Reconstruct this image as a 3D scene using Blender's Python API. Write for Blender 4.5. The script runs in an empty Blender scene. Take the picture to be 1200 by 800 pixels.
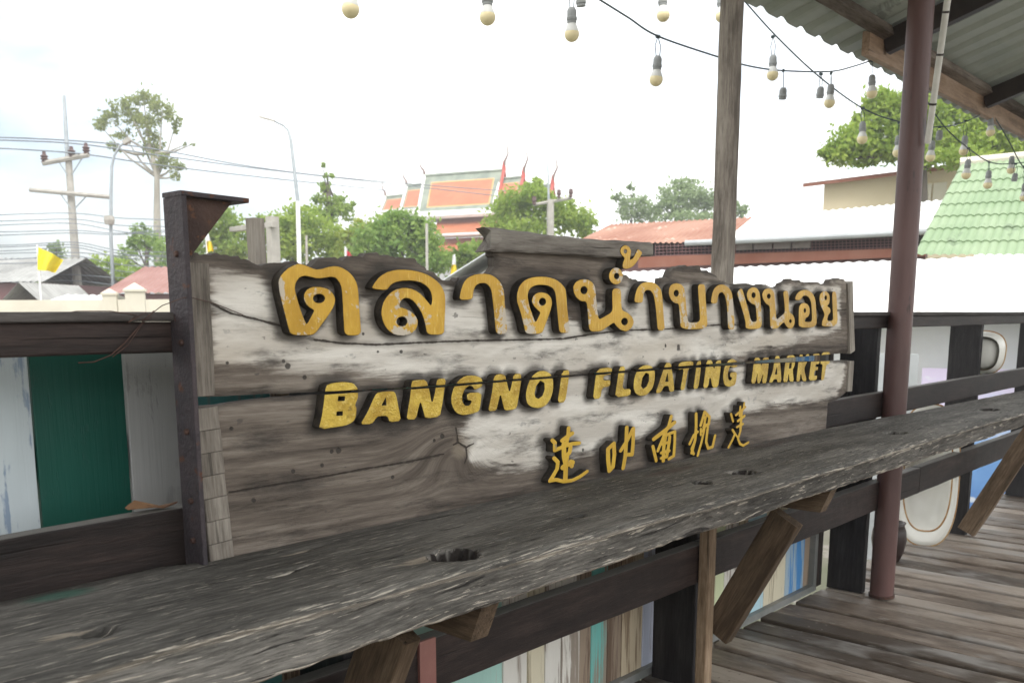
import bpy, bmesh, math, random
import numpy as np
from mathutils import Vector, Matrix, noise, geometry
random.seed(7); rng = np.random.default_rng(11)
R = math.radians
S = bpy.context.scene
COL = S.collection

# ---------------------------------------------------------------- camera
# world: X runs along the railing, Y points out from the deck, Z up; deck top z = 0
F, PX, PY, HZ = 1100.0, 600.0, 550.0, 366.0        # focal length, principal point and horizon of the 1200x800 photograph
CAM = np.array([0.0, 0.0, 1.25])
_p = math.atan((PY - HZ) / F)
AZ = np.array([0, math.cos(_p), -math.sin(_p)])
AX = np.array([(1595 - PX) / F, -(HZ - PY) / F, 1.0]); AX /= np.linalg.norm(AX)
AY = -np.cross(AZ, AX)
if np.dot(np.cross(AX, AY), AZ) > 0: AY = -AY
def ray(x, y):
    d = np.array([(x - PX) / F, -(y - PY) / F, 1.0]); return np.array([d @ AX, d @ AY, d @ AZ])
def onZ(x, y, z): r = ray(x, y); return CAM + r * ((z - CAM[2]) / r[2])
def onY(x, y, v): r = ray(x, y); return CAM + r * (v / r[1])
def onX(x, y, v): r = ray(x, y); return CAM + r * (v / r[0])
def W(x, y, D): return CAM + ray(x, y) * D
cd = bpy.data.cameras.new('camera'); cam = bpy.data.objects.new('camera', cd); COL.objects.link(cam)
right, up, fwd = [Vector((AX[i], AY[i], AZ[i])) for i in range(3)]
M4 = Matrix((right, up, -fwd)).transposed().to_4x4(); M4.translation = Vector(CAM); cam.matrix_world = M4
cd.sensor_width = 36; cd.sensor_fit = 'HORIZONTAL'; cd.lens = 36 * F / 1200; cd.shift_y = (PY - 400) / 1200
cd.clip_start = 0.05; cd.clip_end = 3000
cd.dof.use_dof = True; cd.dof.focus_distance = 2.3; cd.dof.aperture_fstop = 9.0
S.camera = cam

# ---------------------------------------------------------------- light
SUN_EL, SUN_AZ = R(58), math.atan2(-0.80, -0.60)     # towards the sun: behind the camera, high
wd = bpy.data.worlds.new('World'); S.world = wd; wd.use_nodes = True
nt = wd.node_tree; nt.nodes.clear()
o_ = nt.nodes.new('ShaderNodeOutputWorld'); b_ = nt.nodes.new('ShaderNodeBackground'); b_.inputs[1].default_value = 0.09
sk = nt.nodes.new('ShaderNodeTexSky'); sk.sky_type = 'NISHITA'; sk.sun_disc = False; sk.sun_elevation = SUN_EL
sk.sun_rotation = math.pi / 2 - SUN_AZ; sk.air_density = 1.0; sk.dust_density = 2.5
tc = nt.nodes.new('ShaderNodeTexCoord'); mp = nt.nodes.new('ShaderNodeMapping'); mp.inputs['Scale'].default_value = (1.2, 1.2, 3.2)
nz = nt.nodes.new('ShaderNodeTexNoise'); nz.inputs['Scale'].default_value = 1.3; nz.inputs['Detail'].default_value = 6; nz.inputs['Roughness'].default_value = .55
rp = nt.nodes.new('ShaderNodeValToRGB'); rp.color_ramp.elements[0].position = .22; rp.color_ramp.elements[1].position = .46
mx = nt.nodes.new('ShaderNodeMix'); mx.data_type = 'RGBA'; mx.inputs[7].default_value = (11.5, 11.6, 11.5, 1)
nt.links.new(tc.outputs['Generated'], mp.inputs[0]); nt.links.new(mp.outputs[0], nz.inputs[0]); dt = nt.nodes.new('ShaderNodeVectorMath'); dt.operation = 'DOT_PRODUCT'; lv = ray(-150, 120); lv = lv / np.linalg.norm(lv); dt.inputs[1].default_value = tuple(lv)
mr = nt.nodes.new('ShaderNodeMapRange'); mr.inputs[1].default_value = .86; mr.inputs[2].default_value = 1.0; mr.inputs[4].default_value = .34   # the clouds thin out towards the left
sb = nt.nodes.new('ShaderNodeMath'); sb.operation = 'SUBTRACT'
nt.links.new(tc.outputs['Generated'], dt.inputs[0]); nt.links.new(dt.outputs['Value'], mr.inputs[0]); nt.links.new(nz.outputs[0], sb.inputs[0]); nt.links.new(mr.outputs[0], sb.inputs[1]); nt.links.new(sb.outputs[0], rp.inputs[0])
nt.links.new(rp.outputs[0], mx.inputs[0]); nt.links.new(sk.outputs[0], mx.inputs[6]); nt.links.new(mx.outputs[2], b_.inputs[0]); nt.links.new(b_.outputs[0], o_.inputs[0])
sl = bpy.data.lights.new('sun', 'SUN'); sl.energy = 1.1; sl.angle = R(22); sl.color = (1, .96, .9)
so = bpy.data.objects.new('sun', sl); COL.objects.link(so)
sdir = Vector((math.cos(SUN_AZ) * math.cos(SUN_EL), math.sin(SUN_AZ) * math.cos(SUN_EL), math.sin(SUN_EL)))
so.rotation_euler = sdir.to_track_quat('Z', 'Y').to_euler(); so.location = (0, 0, 30)
S.view_settings.view_transform = 'Standard'; S.view_settings.look = 'None'; S.view_settings.exposure = 1.15; S.view_settings.gamma = 1
S.render.engine = 'CYCLES'; S.cycles.max_bounces = 8; S.cycles.diffuse_bounces = 4; S.cycles.glossy_bounces = 2; S.cycles.transparent_max_bounces = 4
S.cycles.use_denoising = True

# ---------------------------------------------------------------- materials
class G:
    def __init__(s, name):
        s.m = bpy.data.materials.new(name); s.m.use_nodes = True; s.t = s.m.node_tree; s.t.nodes.clear()
        s.out = s.t.nodes.new('ShaderNodeOutputMaterial'); s.b = s.t.nodes.new('ShaderNodeBsdfPrincipled'); s.t.links.new(s.b.outputs[0], s.out.inputs[0])
    def n(s, k, **kw):
        d = s.t.nodes.new('ShaderNode' + k)
        for a, v in kw.items(): setattr(d, a, v)
        return d
    def put(s, sock, v):
        if isinstance(v, bpy.types.NodeSocket): s.t.links.new(v, sock)
        elif isinstance(v, tuple) and len(v) == 3 and sock.type == 'RGBA': sock.default_value = (*v, 1)
        else: sock.default_value = v
    def attr(s, name, out='Vector'): return s.n('Attribute', attribute_name=name).outputs[out]
    def obj(s): return s.n('TexCoord').outputs['Object']
    def map(s, v, sc=(1, 1, 1), loc=(0, 0, 0)):
        d = s.n('Mapping'); s.put(d.inputs[0], v); d.inputs['Scale'].default_value = sc; d.inputs['Location'].default_value = loc; return d.outputs[0]
    def noise(s, v, sc=5, det=4, rough=.55, dist=0):
        d = s.n('TexNoise'); s.put(d.inputs['Vector'], v); d.inputs['Scale'].default_value = sc; d.inputs['Detail'].default_value = det
        d.inputs['Roughness'].default_value = rough; d.inputs['Distortion'].default_value = dist; return d.outputs['Fac']
    def vor(s, v, sc=5, feat='DISTANCE_TO_EDGE'):
        d = s.n('TexVoronoi', feature=feat); s.put(d.inputs['Vector'], v); d.inputs['Scale'].default_value = sc; return d.outputs['Distance']
    def step(s, v, a, b):
        d = s.n('MapRange'); d.interpolation_type = 'SMOOTHSTEP'; s.put(d.inputs[0], v); s.put(d.inputs[1], a); s.put(d.inputs[2], b); return d.outputs[0]
    def math(s, op, a, b=0.0, c=None):
        d = s.n('Math', operation=op); s.put(d.inputs[0], a); s.put(d.inputs[1], b)
        if c is not None: s.put(d.inputs[2], c)
        return d.outputs[0]
    def mix(s, f, a, b):
        d = s.n('Mix', data_type='RGBA'); s.put(d.inputs[0], f); s.put(d.inputs[6], a); s.put(d.inputs[7], b); return d.outputs[2]
    def ramp(s, f, stops):
        d = s.n('ValToRGB'); s.put(d.inputs[0], f); e = d.color_ramp.elements
        while len(e) < len(stops): e.new(.5)
        for q, (p, c) in zip(e, stops): q.position = p; q.color = (*c, 1)
        return d.outputs[0]
    def bump(s, h, st=.5, dist=.005, prev=None):
        d = s.n('Bump'); s.put(d.inputs['Height'], h); d.inputs['Strength'].default_value = st; d.inputs['Distance'].default_value = dist
        if prev is not None: s.put(d.inputs['Normal'], prev)
        return d.outputs[0]
    def done(s, col, rough=.7, metal=0.0, nrm=None, spec=.4):
        s.put(s.b.inputs['Base Color'], col); s.put(s.b.inputs['Roughness'], rough); s.put(s.b.inputs['Metallic'], metal)
        s.b.inputs['Specular IOR Level'].default_value = spec
        if nrm is not None: s.put(s.b.inputs['Normal'], nrm)
        return s.m

def wood(name, dark, mid, light, rough=.75, bump=.6, streak=None, streak_amt=.6, blot=.5, grain=1.0, dirt=None, spec=.3, dust=None, tonal=.38):
    """weathered timber; 'gr' is (along, across, thickness) in metres stored on the mesh"""
    g = G(name); v = g.attr('gr')
    big = g.noise(g.map(v, (1.1, 7 * grain, 7 * grain)), 1.6, 5, .6, .6)
    fine = g.noise(g.map(v, (6, 85 * grain, 85 * grain)), 1.0, 6, .7, .25)
    hair = g.noise(g.map(v, (22, 330 * grain, 330 * grain)), 1.0, 4, .65); tone = g.noise(g.map(v, (.12, .35, .35), (2, 2, 2)), 1.0, 1, .5); mott = g.noise(g.map(v, (5, 14, 14), (7, 7, 7)), 1.5, 5, .65)
    f = g.math('ADD', g.math('MULTIPLY', big, blot), g.math('ADD', g.math('MULTIPLY', fine, .5), g.math('MULTIPLY', hair, .3)))
    f = g.math('DIVIDE', f, blot + .8)
    f = g.math('ADD', f, g.math('ADD', g.math('MULTIPLY', g.math('SUBTRACT', tone, .5), tonal), g.math('MULTIPLY', g.math('SUBTRACT', mott, .5), .22)))
    c = g.ramp(f, [(.38, dark), (.5, mid), (.62, light)])
    crack = g.step(g.noise(g.map(v, (1.3, 60 * grain, 60 * grain), (3, 7, 1)), 1.0, 3, .5, .5), .34, .27)
    c = g.mix(g.math('MULTIPLY', crack, .85), c, tuple(x * .25 for x in dark))
    if dirt:
        dn = g.step(g.noise(g.map(v, (1, 2.2, 2.2)), 2.3, 4, .6), .5, .68); c = g.mix(g.math('MULTIPLY', dn, .7), c, dirt)
    h = g.math('SUBTRACT', g.math('ADD', g.math('MULTIPLY', fine, .7), g.math('MULTIPLY', hair, .4)), g.math('MULTIPLY', crack, 1.2))
    if streak:
        st = g.step(g.noise(g.map(v, (9, 150 * grain, 150 * grain), (11, 3, 5)), 1.0, 4, .6), .60, .69)
        zone = g.step(g.noise(g.map(v, (1.5, 5, 5), (4, 2, 9)), 1.6, 4, .6), .38, .6)
        st = g.math('MULTIPLY', g.math('MULTIPLY', st, zone), streak_amt)
        c = g.mix(st, c, streak)
    if dust:                                   # settled dust on the faces that look up
        sx = g.n('SeparateXYZ'); g.put(sx.inputs[0], g.n('NewGeometry').outputs['True Normal']); dm = g.math('MULTIPLY', g.step(sx.outputs[2], .6, .95), g.step(big, .2, .55))
        c = g.mix(g.math('MULTIPLY', dm, .8), c, dust)
    return g.done(c, rough, 0, g.bump(h, bump, .004), spec)

def painted(name, col, under, wear=.5, under2=None, rough=.55, blotch=False):
    g = G(name); v = g.attr('gr')
    big = g.noise(g.map(v, (3.5, 5, 5) if blotch else (1.2, 9, 9)), 2.2 if blotch else 1.5, 6, .65, .4); fine = g.noise(g.map(v, (4, 120, 120)), 1, 4, .6)
    f = g.math('ADD', g.math('MULTIPLY', big, .65), g.math('MULTIPLY', fine, .35))
    w = g.step(f, .60 - .22 * wear, .66 - .18 * wear)
    tint = g.noise(g.map(v, (1, 3, 3), (5, 5, 5)), 3, 3)
    c0 = g.mix(tint, tuple(x * .82 for x in col), tuple(min(.9, x * 1.12) for x in col))
    c1 = g.mix(fine, under, under2 or tuple(x * .6 for x in under))
    c = g.mix(g.math('MULTIPLY', w, min(1, .35 + wear)), c0, c1)
    return g.done(c, rough, 0, g.bump(g.math('SUBTRACT', fine, g.math('MULTIPLY', w, .6)), .35, .003), .4)

def mat(name, c1, c2=None, sc=4, rough=.6, metal=0.0, bump=0.0, bsc=None, stretch=(1, 1, 1), spots=None, det=5, spec=.4, pos=(.35, .65)):
    g = G(name); v = g.map(g.obj(), stretch); c2 = c2 or tuple(x * .8 for x in c1)
    n1 = g.noise(v, sc, det, .6); c = g.mix(g.step(n1, *pos), c1, c2)
    if spots:
        sp = g.step(g.noise(v, spots[1], 4, .65), spots[2], spots[2] + .06); c = g.mix(sp, c, spots[0])
    nr = g.bump(g.noise(v, bsc or sc * 6, 4, .6), bump, .01) if bump else None
    return g.done(c, rough, metal, nr, spec)

def leafmat(name, a, b, tr=.5):
    g = G(name); r = g.attr('rnd', 'Fac')
    c = g.mix(r, a, b)
    g.done(c, .55, 0, None, .25)
    tl = g.n('BsdfTranslucent'); g.put(tl.inputs[0], c); ms = g.n('MixShader'); ms.inputs[0].default_value = tr
    g.t.links.new(g.b.outputs[0], ms.inputs[1]); g.t.links.new(tl.outputs[0], ms.inputs[2]); g.t.links.new(ms.outputs[0], g.out.inputs[0])
    return g.m

# ---------------------------------------------------------------- things and meshes
def tag(o, label=None, cat=None, group=None, kind=None):
    if label: o['label'] = label
    if cat: o['category'] = cat
    if group: o['group'] = group
    if kind: o['kind'] = kind
    return o
def thing(name, label, cat, loc=(0, 0, 0), group=None):
    o = bpy.data.objects.new(name, None); COL.objects.link(o); o.location = Vector(loc); o.empty_display_size = .1
    return tag(o, label, cat, group)
def origin_of(o):
    v = Vector((0, 0, 0))
    while o is not None: v += o.location; o = o.parent
    return v
class MB:
    def __init__(s): s.v = []; s.f = []; s.mi = []; s.gr = []
    def add(s, vs, fs, mi=0, gr=None):
        k = len(s.v); s.v += [tuple(map(float, q)) for q in vs]
        s.gr += [tuple(map(float, q)) for q in (gr if gr is not None else vs)]
        s.f += [tuple(i + k for i in f) for f in fs]; s.mi += [mi] * len(fs)
    def box(s, x0, x1, y0, y1, z0, z1, mi=0):
        vs = [(x, y, z) for x in (x0, x1) for y in (y0, y1) for z in (z0, z1)]
        s.add(vs, [(0, 1, 3, 2), (4, 6, 7, 5), (0, 4, 5, 1), (2, 3, 7, 6), (0, 2, 6, 4), (1, 5, 7, 3)], mi)
    def obox(s, c, ax, ay, az, mi=0):
        c, ax, ay, az = map(np.array, (c, ax, ay, az))
        vs = [c + i * ax + j * ay + k * az for i in (-1, 1) for j in (-1, 1) for k in (-1, 1)]
        s.add(vs, [(0, 1, 3, 2), (4, 6, 7, 5), (0, 4, 5, 1), (2, 3, 7, 6), (0, 2, 6, 4), (1, 5, 7, 3)], mi)
    def plank(s, p0, p1, upv, w, t, jit=.002, seg=None, r=.004, mi=0, freq=3.0, end_cut=(0, 0)):
        """timber from p0 to p1: w across, t along upv, worn edges and a slightly wavy face"""
        p0, p1, upv = np.array(p0, float), np.array(p1, float), np.array(upv, float)
        L = np.linalg.norm(p1 - p0); a = (p1 - p0) / L; upv = upv - a * (upv @ a); upv /= np.linalg.norm(upv); sd = np.cross(upv, a)
        seg = seg or max(2, min(60, int(L / .05))); hw, ht = w / 2, t / 2; r = min(r, hw * .45, ht * .45)
        prof = []
        for sx, sy in ((1, 1), (-1, 1), (-1, -1), (1, -1)):
            cs = [(sx * hw, sy * (ht - r)), (sx * (hw - r * .3), sy * (ht - r * .3)), (sx * (hw - r), sy * ht)]
            prof += cs if sx * sy > 0 else cs[::-1]
        n = len(prof); off = random.uniform(0, 50), random.uniform(0, 20), random.uniform(0, 20); vs = []; gr = []
        for i in range(seg + 1):
            u = i / seg * L
            for (x, y) in prof:
                q = Vector((u * freq + off[0], x * 9 + off[1], y * 9 + off[2]))
                d = noise.noise_vector(q) * jit + noise.noise_vector(q * 4) * jit * .5
                uu = u
                if i == 0: uu += end_cut[0] * (x / hw)
                if i == seg: uu += end_cut[1] * (x / hw)
                P = p0 + a * uu + sd * (x + d.x) + upv * (y + d.y); vs.append(P); gr.append((u + off[0], x + off[1], y + off[2]))
        fs = [(i * n + j, i * n + (j + 1) % n, (i + 1) * n + (j + 1) % n, (i + 1) * n + j) for i in range(seg) for j in range(n)]
        fs += [tuple(range(n))[::-1], tuple(seg * n + j for j in range(n))]
        s.add(vs, fs, mi, gr)
    def tube(s, pts, r, n=8, mi=0, cap=True):
        pts = [np.array(p, float) for p in pts]; m = len(pts); rs = r if isinstance(r, (list, tuple)) else [r] * m
        tg = [pts[min(i + 1, m - 1)] - pts[max(i - 1, 0)] for i in range(m)]; ref = np.array([0, 0, 1.0])
        if abs(tg[0][2]) > .9 * np.linalg.norm(tg[0]): ref = np.array([1.0, 0, 0])
        vs = []; gr = []; l = 0
        for i in range(m):
            t = tg[i] / (np.linalg.norm(tg[i]) + 1e-9); x = np.cross(ref, t); x /= np.linalg.norm(x) + 1e-9; y = np.cross(t, x)
            if i: l += np.linalg.norm(pts[i] - pts[i - 1])
            for k in range(n):
                an = 2 * math.pi * k / n; vs.append(pts[i] + (x * math.cos(an) + y * math.sin(an)) * rs[i]); gr.append((l, rs[i] * math.cos(an), rs[i] * math.sin(an)))
        fs = [(i * n + k, i * n + (k + 1) % n, (i + 1) * n + (k + 1) % n, (i + 1) * n + k) for i in range(m - 1) for k in range(n)]
        if cap: fs += [tuple(range(n))[::-1], tuple((m - 1) * n + k for k in range(n))]
        s.add(vs, fs, mi, gr)
    def lathe(s, prof, c=(0, 0, 0), n=16, mi=0, tilt=None):
        vs = []
        for r, z in prof:
            for k in range(n):
                a = 2 * math.pi * k / n; q = Vector((r * math.cos(a), r * math.sin(a), z))
                if tilt is not None: q = tilt @ q
                vs.append((q.x + c[0], q.y + c[1], q.z + c[2]))
        m = len(prof); fs = [(i * n + k, i * n + (k + 1) % n, (i + 1) * n + (k + 1) % n, (i + 1) * n + k) for i in range(m - 1) for k in range(n)]
        fs += [tuple(range(n))[::-1], tuple((m - 1) * n + k for k in range(n))]; s.add(vs, fs, mi)
    def quad(s, *p, mi=0): s.add(p, [tuple(range(len(p)))], mi)
    def build(s, name, mats, parent=None, smooth=False, attrs=None):
        me = bpy.data.meshes.new(name); V = np.array(s.v, float); o0 = np.zeros(3)
        if parent is not None: o0 = np.array(origin_of(parent))
        else: o0 = np.array([(V[:, 0].min() + V[:, 0].max()) / 2, (V[:, 1].min() + V[:, 1].max()) / 2, V[:, 2].min()])
        me.from_pydata((V - o0).tolist(), [], s.f)
        for m in (mats if isinstance(mats, (list, tuple)) else [mats]): me.materials.append(m)
        me.polygons.foreach_set('material_index', s.mi)
        a = me.attributes.new('gr', 'FLOAT_VECTOR', 'POINT'); a.data.foreach_set('vector', np.array(s.gr, float).ravel())
        for k, val in (attrs or {}).items():
            a = me.attributes.new(k, 'FLOAT', 'POINT'); a.data.foreach_set('value', np.asarray(val, float))
        bm = bmesh.new(); bm.from_mesh(me); bmesh.ops.recalc_face_normals(bm, faces=bm.faces[:]) if len(s.f) < 60000 else None; bm.to_mesh(me); bm.free()
        if smooth: me.polygons.foreach_set('use_smooth', [True] * len(me.polygons))
        o = bpy.data.objects.new(name, me); COL.objects.link(o)
        if parent is not None: o.parent = parent
        else: o.location = Vector(o0)
        return o
def smooth_by_angle(o, ang=40):
    me = o.data; me.polygons.foreach_set('use_smooth', [True] * len(me.polygons))
    bm = bmesh.new(); bm.from_mesh(me)
    for e in bm.edges:
        if len(e.link_faces) == 2 and e.calc_face_angle(0) > R(ang): e.smooth = False
    bm.to_mesh(me); bm.free(); return o
def corr(mb, A, B, C, D, pitch, amp, nl=6, shape='sin', steps=0, stepamp=0, mi=0, thick=.0):
    """corrugated sheet: A-B upper edge, D-C lower edge, ribs run from AB to DC"""
    A, B, C, D = [np.array(q, float) for q in (A, B, C, D)]; Lw = np.linalg.norm(B - A)
    per = 8; nu = int(Lw / pitch) * per; nrm = np.cross(B - A, D - A); nrm /= np.linalg.norm(nrm)
    if nrm[2] < 0: nrm = -nrm
    rows = []
    if steps:
        for k in range(steps): rows += [(k / steps + 1e-4, 0.0), ((k + 1) / steps - 1e-4, stepamp)]
    else: rows = [(k / nl, 0) for k in range(nl + 1)]
    vs = []; gr = []
    for (t, e) in rows:
        for i in range(nu + 1):
            u = i / nu; ph = (u * Lw / pitch) % 1
            if shape == 'sin': h = .5 * math.sin(2 * math.pi * ph)
            elif shape == 'tile': h = abs(math.sin(math.pi * ph)) - .5
            else: h = .5 if ph < .22 else (.5 - (ph - .22) / .12 if ph < .34 else (-.5 if ph < .88 else -.5 + (ph - .88) / .12))
            P = (A * (1 - u) + B * u) * (1 - t) + (D * (1 - u) + C * u) * t + nrm * (h * amp + e); vs.append(P); gr.append((t * np.linalg.norm(D - A), u * Lw, 0))
    n = nu + 1; fs = [(j * n + i, j * n + i + 1, (j + 1) * n + i + 1, (j + 1) * n + i) for j in range(len(rows) - 1) for i in range(nu)]
    mb.add(vs, fs, mi, gr)
# ---------------------------------------------------------------- timber and paint of the deck
M = {}
M['deck'] = wood('deck_wood', (.055, .042, .032), (.145, .114, .090), (.25, .213, .178), .5, .5, streak=(.42, .40, .37), streak_amt=.45, blot=.8, grain=.33, dirt=(.25, .24, .228), spec=.45, tonal=.85)
M['rail'] = wood('rail_wood', (.009, .006, .0055), (.020, .013, .0112), (.046, .030, .026), .6, .5, blot=.7, spec=.3, dust=(.15, .142, .13))
M['raildust'] = wood('cap_wood', (.03, .026, .024), (.06, .052, .048), (.11, .10, .095), .7, .4)
M['post'] = wood('post_wood', (.009, .008, .009), (.020, .018, .019), (.04, .036, .036), .6, .3, spec=.3)
M['brace'] = wood('brace_wood', (.045, .029, .017), (.11, .075, .047), (.20, .145, .098), .8, .9, blot=.6)
M['leg'] = wood('pale_leg_wood', (.05, .03, .018), (.17, .115, .07), (.30, .22, .15), .7, .5, blot=.8)
M['grey'] = wood('grey_timber', (.12, .10, .085), (.27, .235, .20), (.38, .345, .30), .8, .6, blot=.5)
M['beam'] = wood('tan_beam', (.15, .095, .06), (.27, .18, .12), (.36, .26, .19), .65, .25, blot=.8)
M['purlin'] = wood('old_purlin', (.06, .045, .035), (.15, .12, .10), (.26, .22, .19), .75, .5, blot=.9)
M['rafter'] = mat('dark_steel', (.035, .028, .028), (.055, .045, .043), 6, .5, .2)
M['pipe'] = mat('maroon_pipe', (.085, .045, .041), (.12, .064, .058), 5, .42, 0, .12, 60, (1, 1, .3), ((.045, .028, .026), 9, .60))
M['rust'] = mat('rusty_iron', (.046, .039, .044), (.066, .052, .056), 14, .66, .25, .5, 90, (1, 1, 1), ((.10, .045, .028), 22, .60))
M['rustface'] = mat('rusty_gusset', (.045, .028, .024), (.075, .044, .034), 12, .8, .15, .5, 110, (1, 1, 1), ((.12, .055, .03), 30, .58))
M['bolt'] = mat('rusty_bolt', (.11, .06, .045), (.06, .035, .03), 40, .6, .4)
M['pvc'] = mat('white_pvc', (.62, .60, .55), (.5, .48, .44), 5, .45)
M['metalframe'] = mat('grey_trim', (.20, .21, .20), (.28, .28, .27), 6, .55, .3, .2)
M['pink'] = mat('pink_paint', (.23, .10, .085), (.28, .13, .11), 8, .6, 0, .2, 50)
M['sheet'] = mat('grey_green_sheet', (.33, .365, .335), (.39, .42, .385), 2.0, .5, .1, 0, None, (1, 3, 1), ((.26, .28, .255), 3, .62))

# ---------------------------------------------------------------- ground and deck
ge = W(600, 366, 1)[:2] * 0
mb = MB(); mb.quad((-250, -250, -1.3), (450, -250, -1.3), (450, 450, -1.3), (-250, 450, -1.3))
mg = mat('dry_ground', (.20, .185, .15), (.13, .14, .085), .35, .9, 0, .3, 3, (1, 1, 1), ((.26, .24, .21), 1.1, .55))
tag(mb.build('ground', mg), kind='structure')
mb = MB(); x = -1.4
while x < 10.5:
    w = random.uniform(.10, .155); g_ = random.choice((.012, .016, .022, .032)) if x > .5 else .01
    yo = random.uniform(-.02, .012); dz = random.uniform(-.007, .005)
    mb.plank((x + w / 2, -2.6, -.023 + dz), (x + w / 2, 1.725 + yo, -.023 + dz + random.uniform(-.003, .003)), (0, 0, 1), w, .046, .0025, 46, .005)
    for yn in (-.9, .37, .43, 1.47, 1.53):
        for s_ in (-.3, .3): mb.lathe([(0, .0), (.0045, .0), (.003, .0012), (0, .0014)], (x + w / 2 + s_ * w, yn + random.uniform(-.012, .012), dz + .0005), 7, 1)
    x += w + g_
M['nail'] = mat('nail_head', (.30, .28, .26), (.14, .09, .07), 200, .5, .4)
tag(mb.build('deck', [M['deck'], M['nail']]), kind='structure')
mb = MB(); mb.box(-1.4, 10.5, -2.6, 1.70, -.062, -.056)  # dark sheet added under the boards to keep light out of the gaps
for y_ in (-2.2, -.9, .4, 1.5): mb.plank((-1.4, y_, -.133), (10.5, y_, -.133), (0, 0, 1), .06, .14)
for xx in (-1, 1.2, 2.66, 4.1, 5.4, 7.1, 9):
    for y_ in (-2.2, .4, 1.5): mb.box(xx - .05, xx + .05, y_ - .05, y_ + .05, -1.3, -.204)
tag(mb.build('deck_framing_and_light_block', M['post']), kind='structure')

# ---------------------------------------------------------------- railing
rl = thing('wooden_railing', 'dark brown timber railing of posts and three rails along the deck edge', 'railing', (2.7, 1.6, 0))
for xx in (-.25, 1.21, 2.665, 4.12, 5.62, 7.08, 8.7):
    mb = MB(); mb.plank((xx, 1.625, -.0), (xx, 1.625, 1.183), (0, 1, 0), .042, .165, .002, 20); mb.build('post', M['post'], rl)
mb = MB(); mb.plank((-1.0, 1.524, 1.2085), (3.0, 1.524, 1.2085), (0, 0, 1), .042, .052, .002); mb.plank((3.004, 1.524, 1.210), (10, 1.524, 1.213), (0, 0, 1), .04, .053, .002); mb.build('top_rail', M['rail'], rl)
mb = MB(); mb.plank((-1.0, 1.555, 1.2425), (3.4, 1.555, 1.2425), (0, 0, 1), .13, .016, .0012); mb.plank((3.404, 1.55, 1.2435), (10, 1.55, 1.247), (0, 0, 1), .12, .016, .0012); mb.build('rail_cap', M['raildust'], rl)
mb = MB(); mb.plank((-1.0, 1.52, .859), (3.3, 1.52, .859), (0, 0, 1), .036, .106, .0025); mb.plank((3.303, 1.52, .857), (10, 1.52, .862), (0, 0, 1), .036, .106, .002); mb.build('middle_rail', M['rail'], rl)
for a_, b2_ in ((-1.0, 1.2), (1.204, 2.598), (2.602, 4.6), (4.604, 10)):
    mb = MB(); mb.plank((a_, 1.512, .459), (b2_, 1.512, .459 + random.uniform(-.003, .003)), (0, 0, 1), .046, .126, .0022); mb.build('lower_rail', M['rail'], rl)
q0, q1 = onY(490, 755, 1.486), onY(509, 755, 1.486)
mb = MB(); mb.box(q0[0], q1[0], 1.481, 1.4885, .402, .527); mb.build('strap', M['pink'], rl)
mb = MB(); sx = onY(300, 290, 1.66)[0]
mb.plank((sx, 1.66, 1.25), (sx, 1.66, 1.434), (0, 1, 0), .026, .030, .003, 8); mb.build('post_stub', M['grey'], rl)

mb = MB(); mb.plank((4.085, 1.752, .0), (4.085, 1.752, 1.18), (0, 1, 0), .075, .02, .001, 14); mb.build('dark_gap_board', M['rail'], rl)  # dark board added for the dark gap; hides the bright wall behind

# ---------------------------------------------------------------- painted board panel behind the rails
PYN = 1.742
pn = thing('painted_plank_panel', 'patchwork panel of worn pastel and green painted boards behind the railing', 'panel', (2.2, PYN, 0))
brown = (.16, .11, .075)
PC = {'mint': ((.36, .58, .52), (.55, .55, .50), .2), 'white': ((.66, .64, .59), (.26, .2, .15), .5), 'cream': ((.62, .57, .43), (.33, .27, .18), .4),
      'brown': ((.30, .235, .175), (.17, .115, .08), .6), 'turq': ((.16, .46, .42), (.36, .25, .19), .55), 'tan': ((.50, .42, .30), (.28, .2, .13), .55),
      'lilac': ((.40, .43, .52), (.22, .2, .2), .35), 'lime': ((.55, .60, .38), (.45, .42, .3), .35), 'sky': ((.42, .61, .68), (.6, .62, .6), .3),
      'blue': ((.07, .24, .52), (.45, .56, .62), .55), 'green': ((.006, .085, .062), (.03, .10, .085), .12), 'grey': ((.42, .425, .42), (.33, .33, .325), .2),
      'bluewhite': ((.58, .65, .68), (.16, .27, .47), .30), 'teal': ((.10, .30, .31), (.25, .3, .28), .3)}
PM = {k: painted('paint_' + k, a, b, c, blotch=k in ('bluewhite', 'grey', 'green')) for k, (a, b, c) in PC.items()}
def px2x(x, y=760): return onY(x, y, PYN)[0]
edges = [(-.9, 'grey'), (-.62, 'cream'), (-.35, 'teal'), (.10, 'white'), (.36, 'lilac'), (.53, 'bluewhite'), (px2x(40, 500), 'green'), (px2x(150, 500), 'grey'),
         (px2x(150, 500) + .13, 'teal'), (1.17, 'brown'), (1.22, 'teal'), (1.32, 'lilac'), (1.40, 'turq'), (1.50, 'lime'), (1.565, 'mint'), (px2x(589), 'white'), (px2x(618), 'cream'),
         (px2x(638), 'white'), (px2x(657), 'white'), (px2x(679), 'brown'), (px2x(693), 'turq'), (px2x(712), 'brown'), (px2x(728), 'tan'), (px2x(752), 'lilac'), (px2x(767), 'white')]
edges = sorted(edges)
edges += [(px2x(812, 740), 'lime'), (px2x(847, 720), 'white'), (px2x(862, 720), 'tan'), (px2x(873, 710), 'sky'), (px2x(895, 690), 'cream'), (px2x(920, 680), 'blue'), (px2x(942, 670), 'brown')]
xend = px2x(949, 660)
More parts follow.
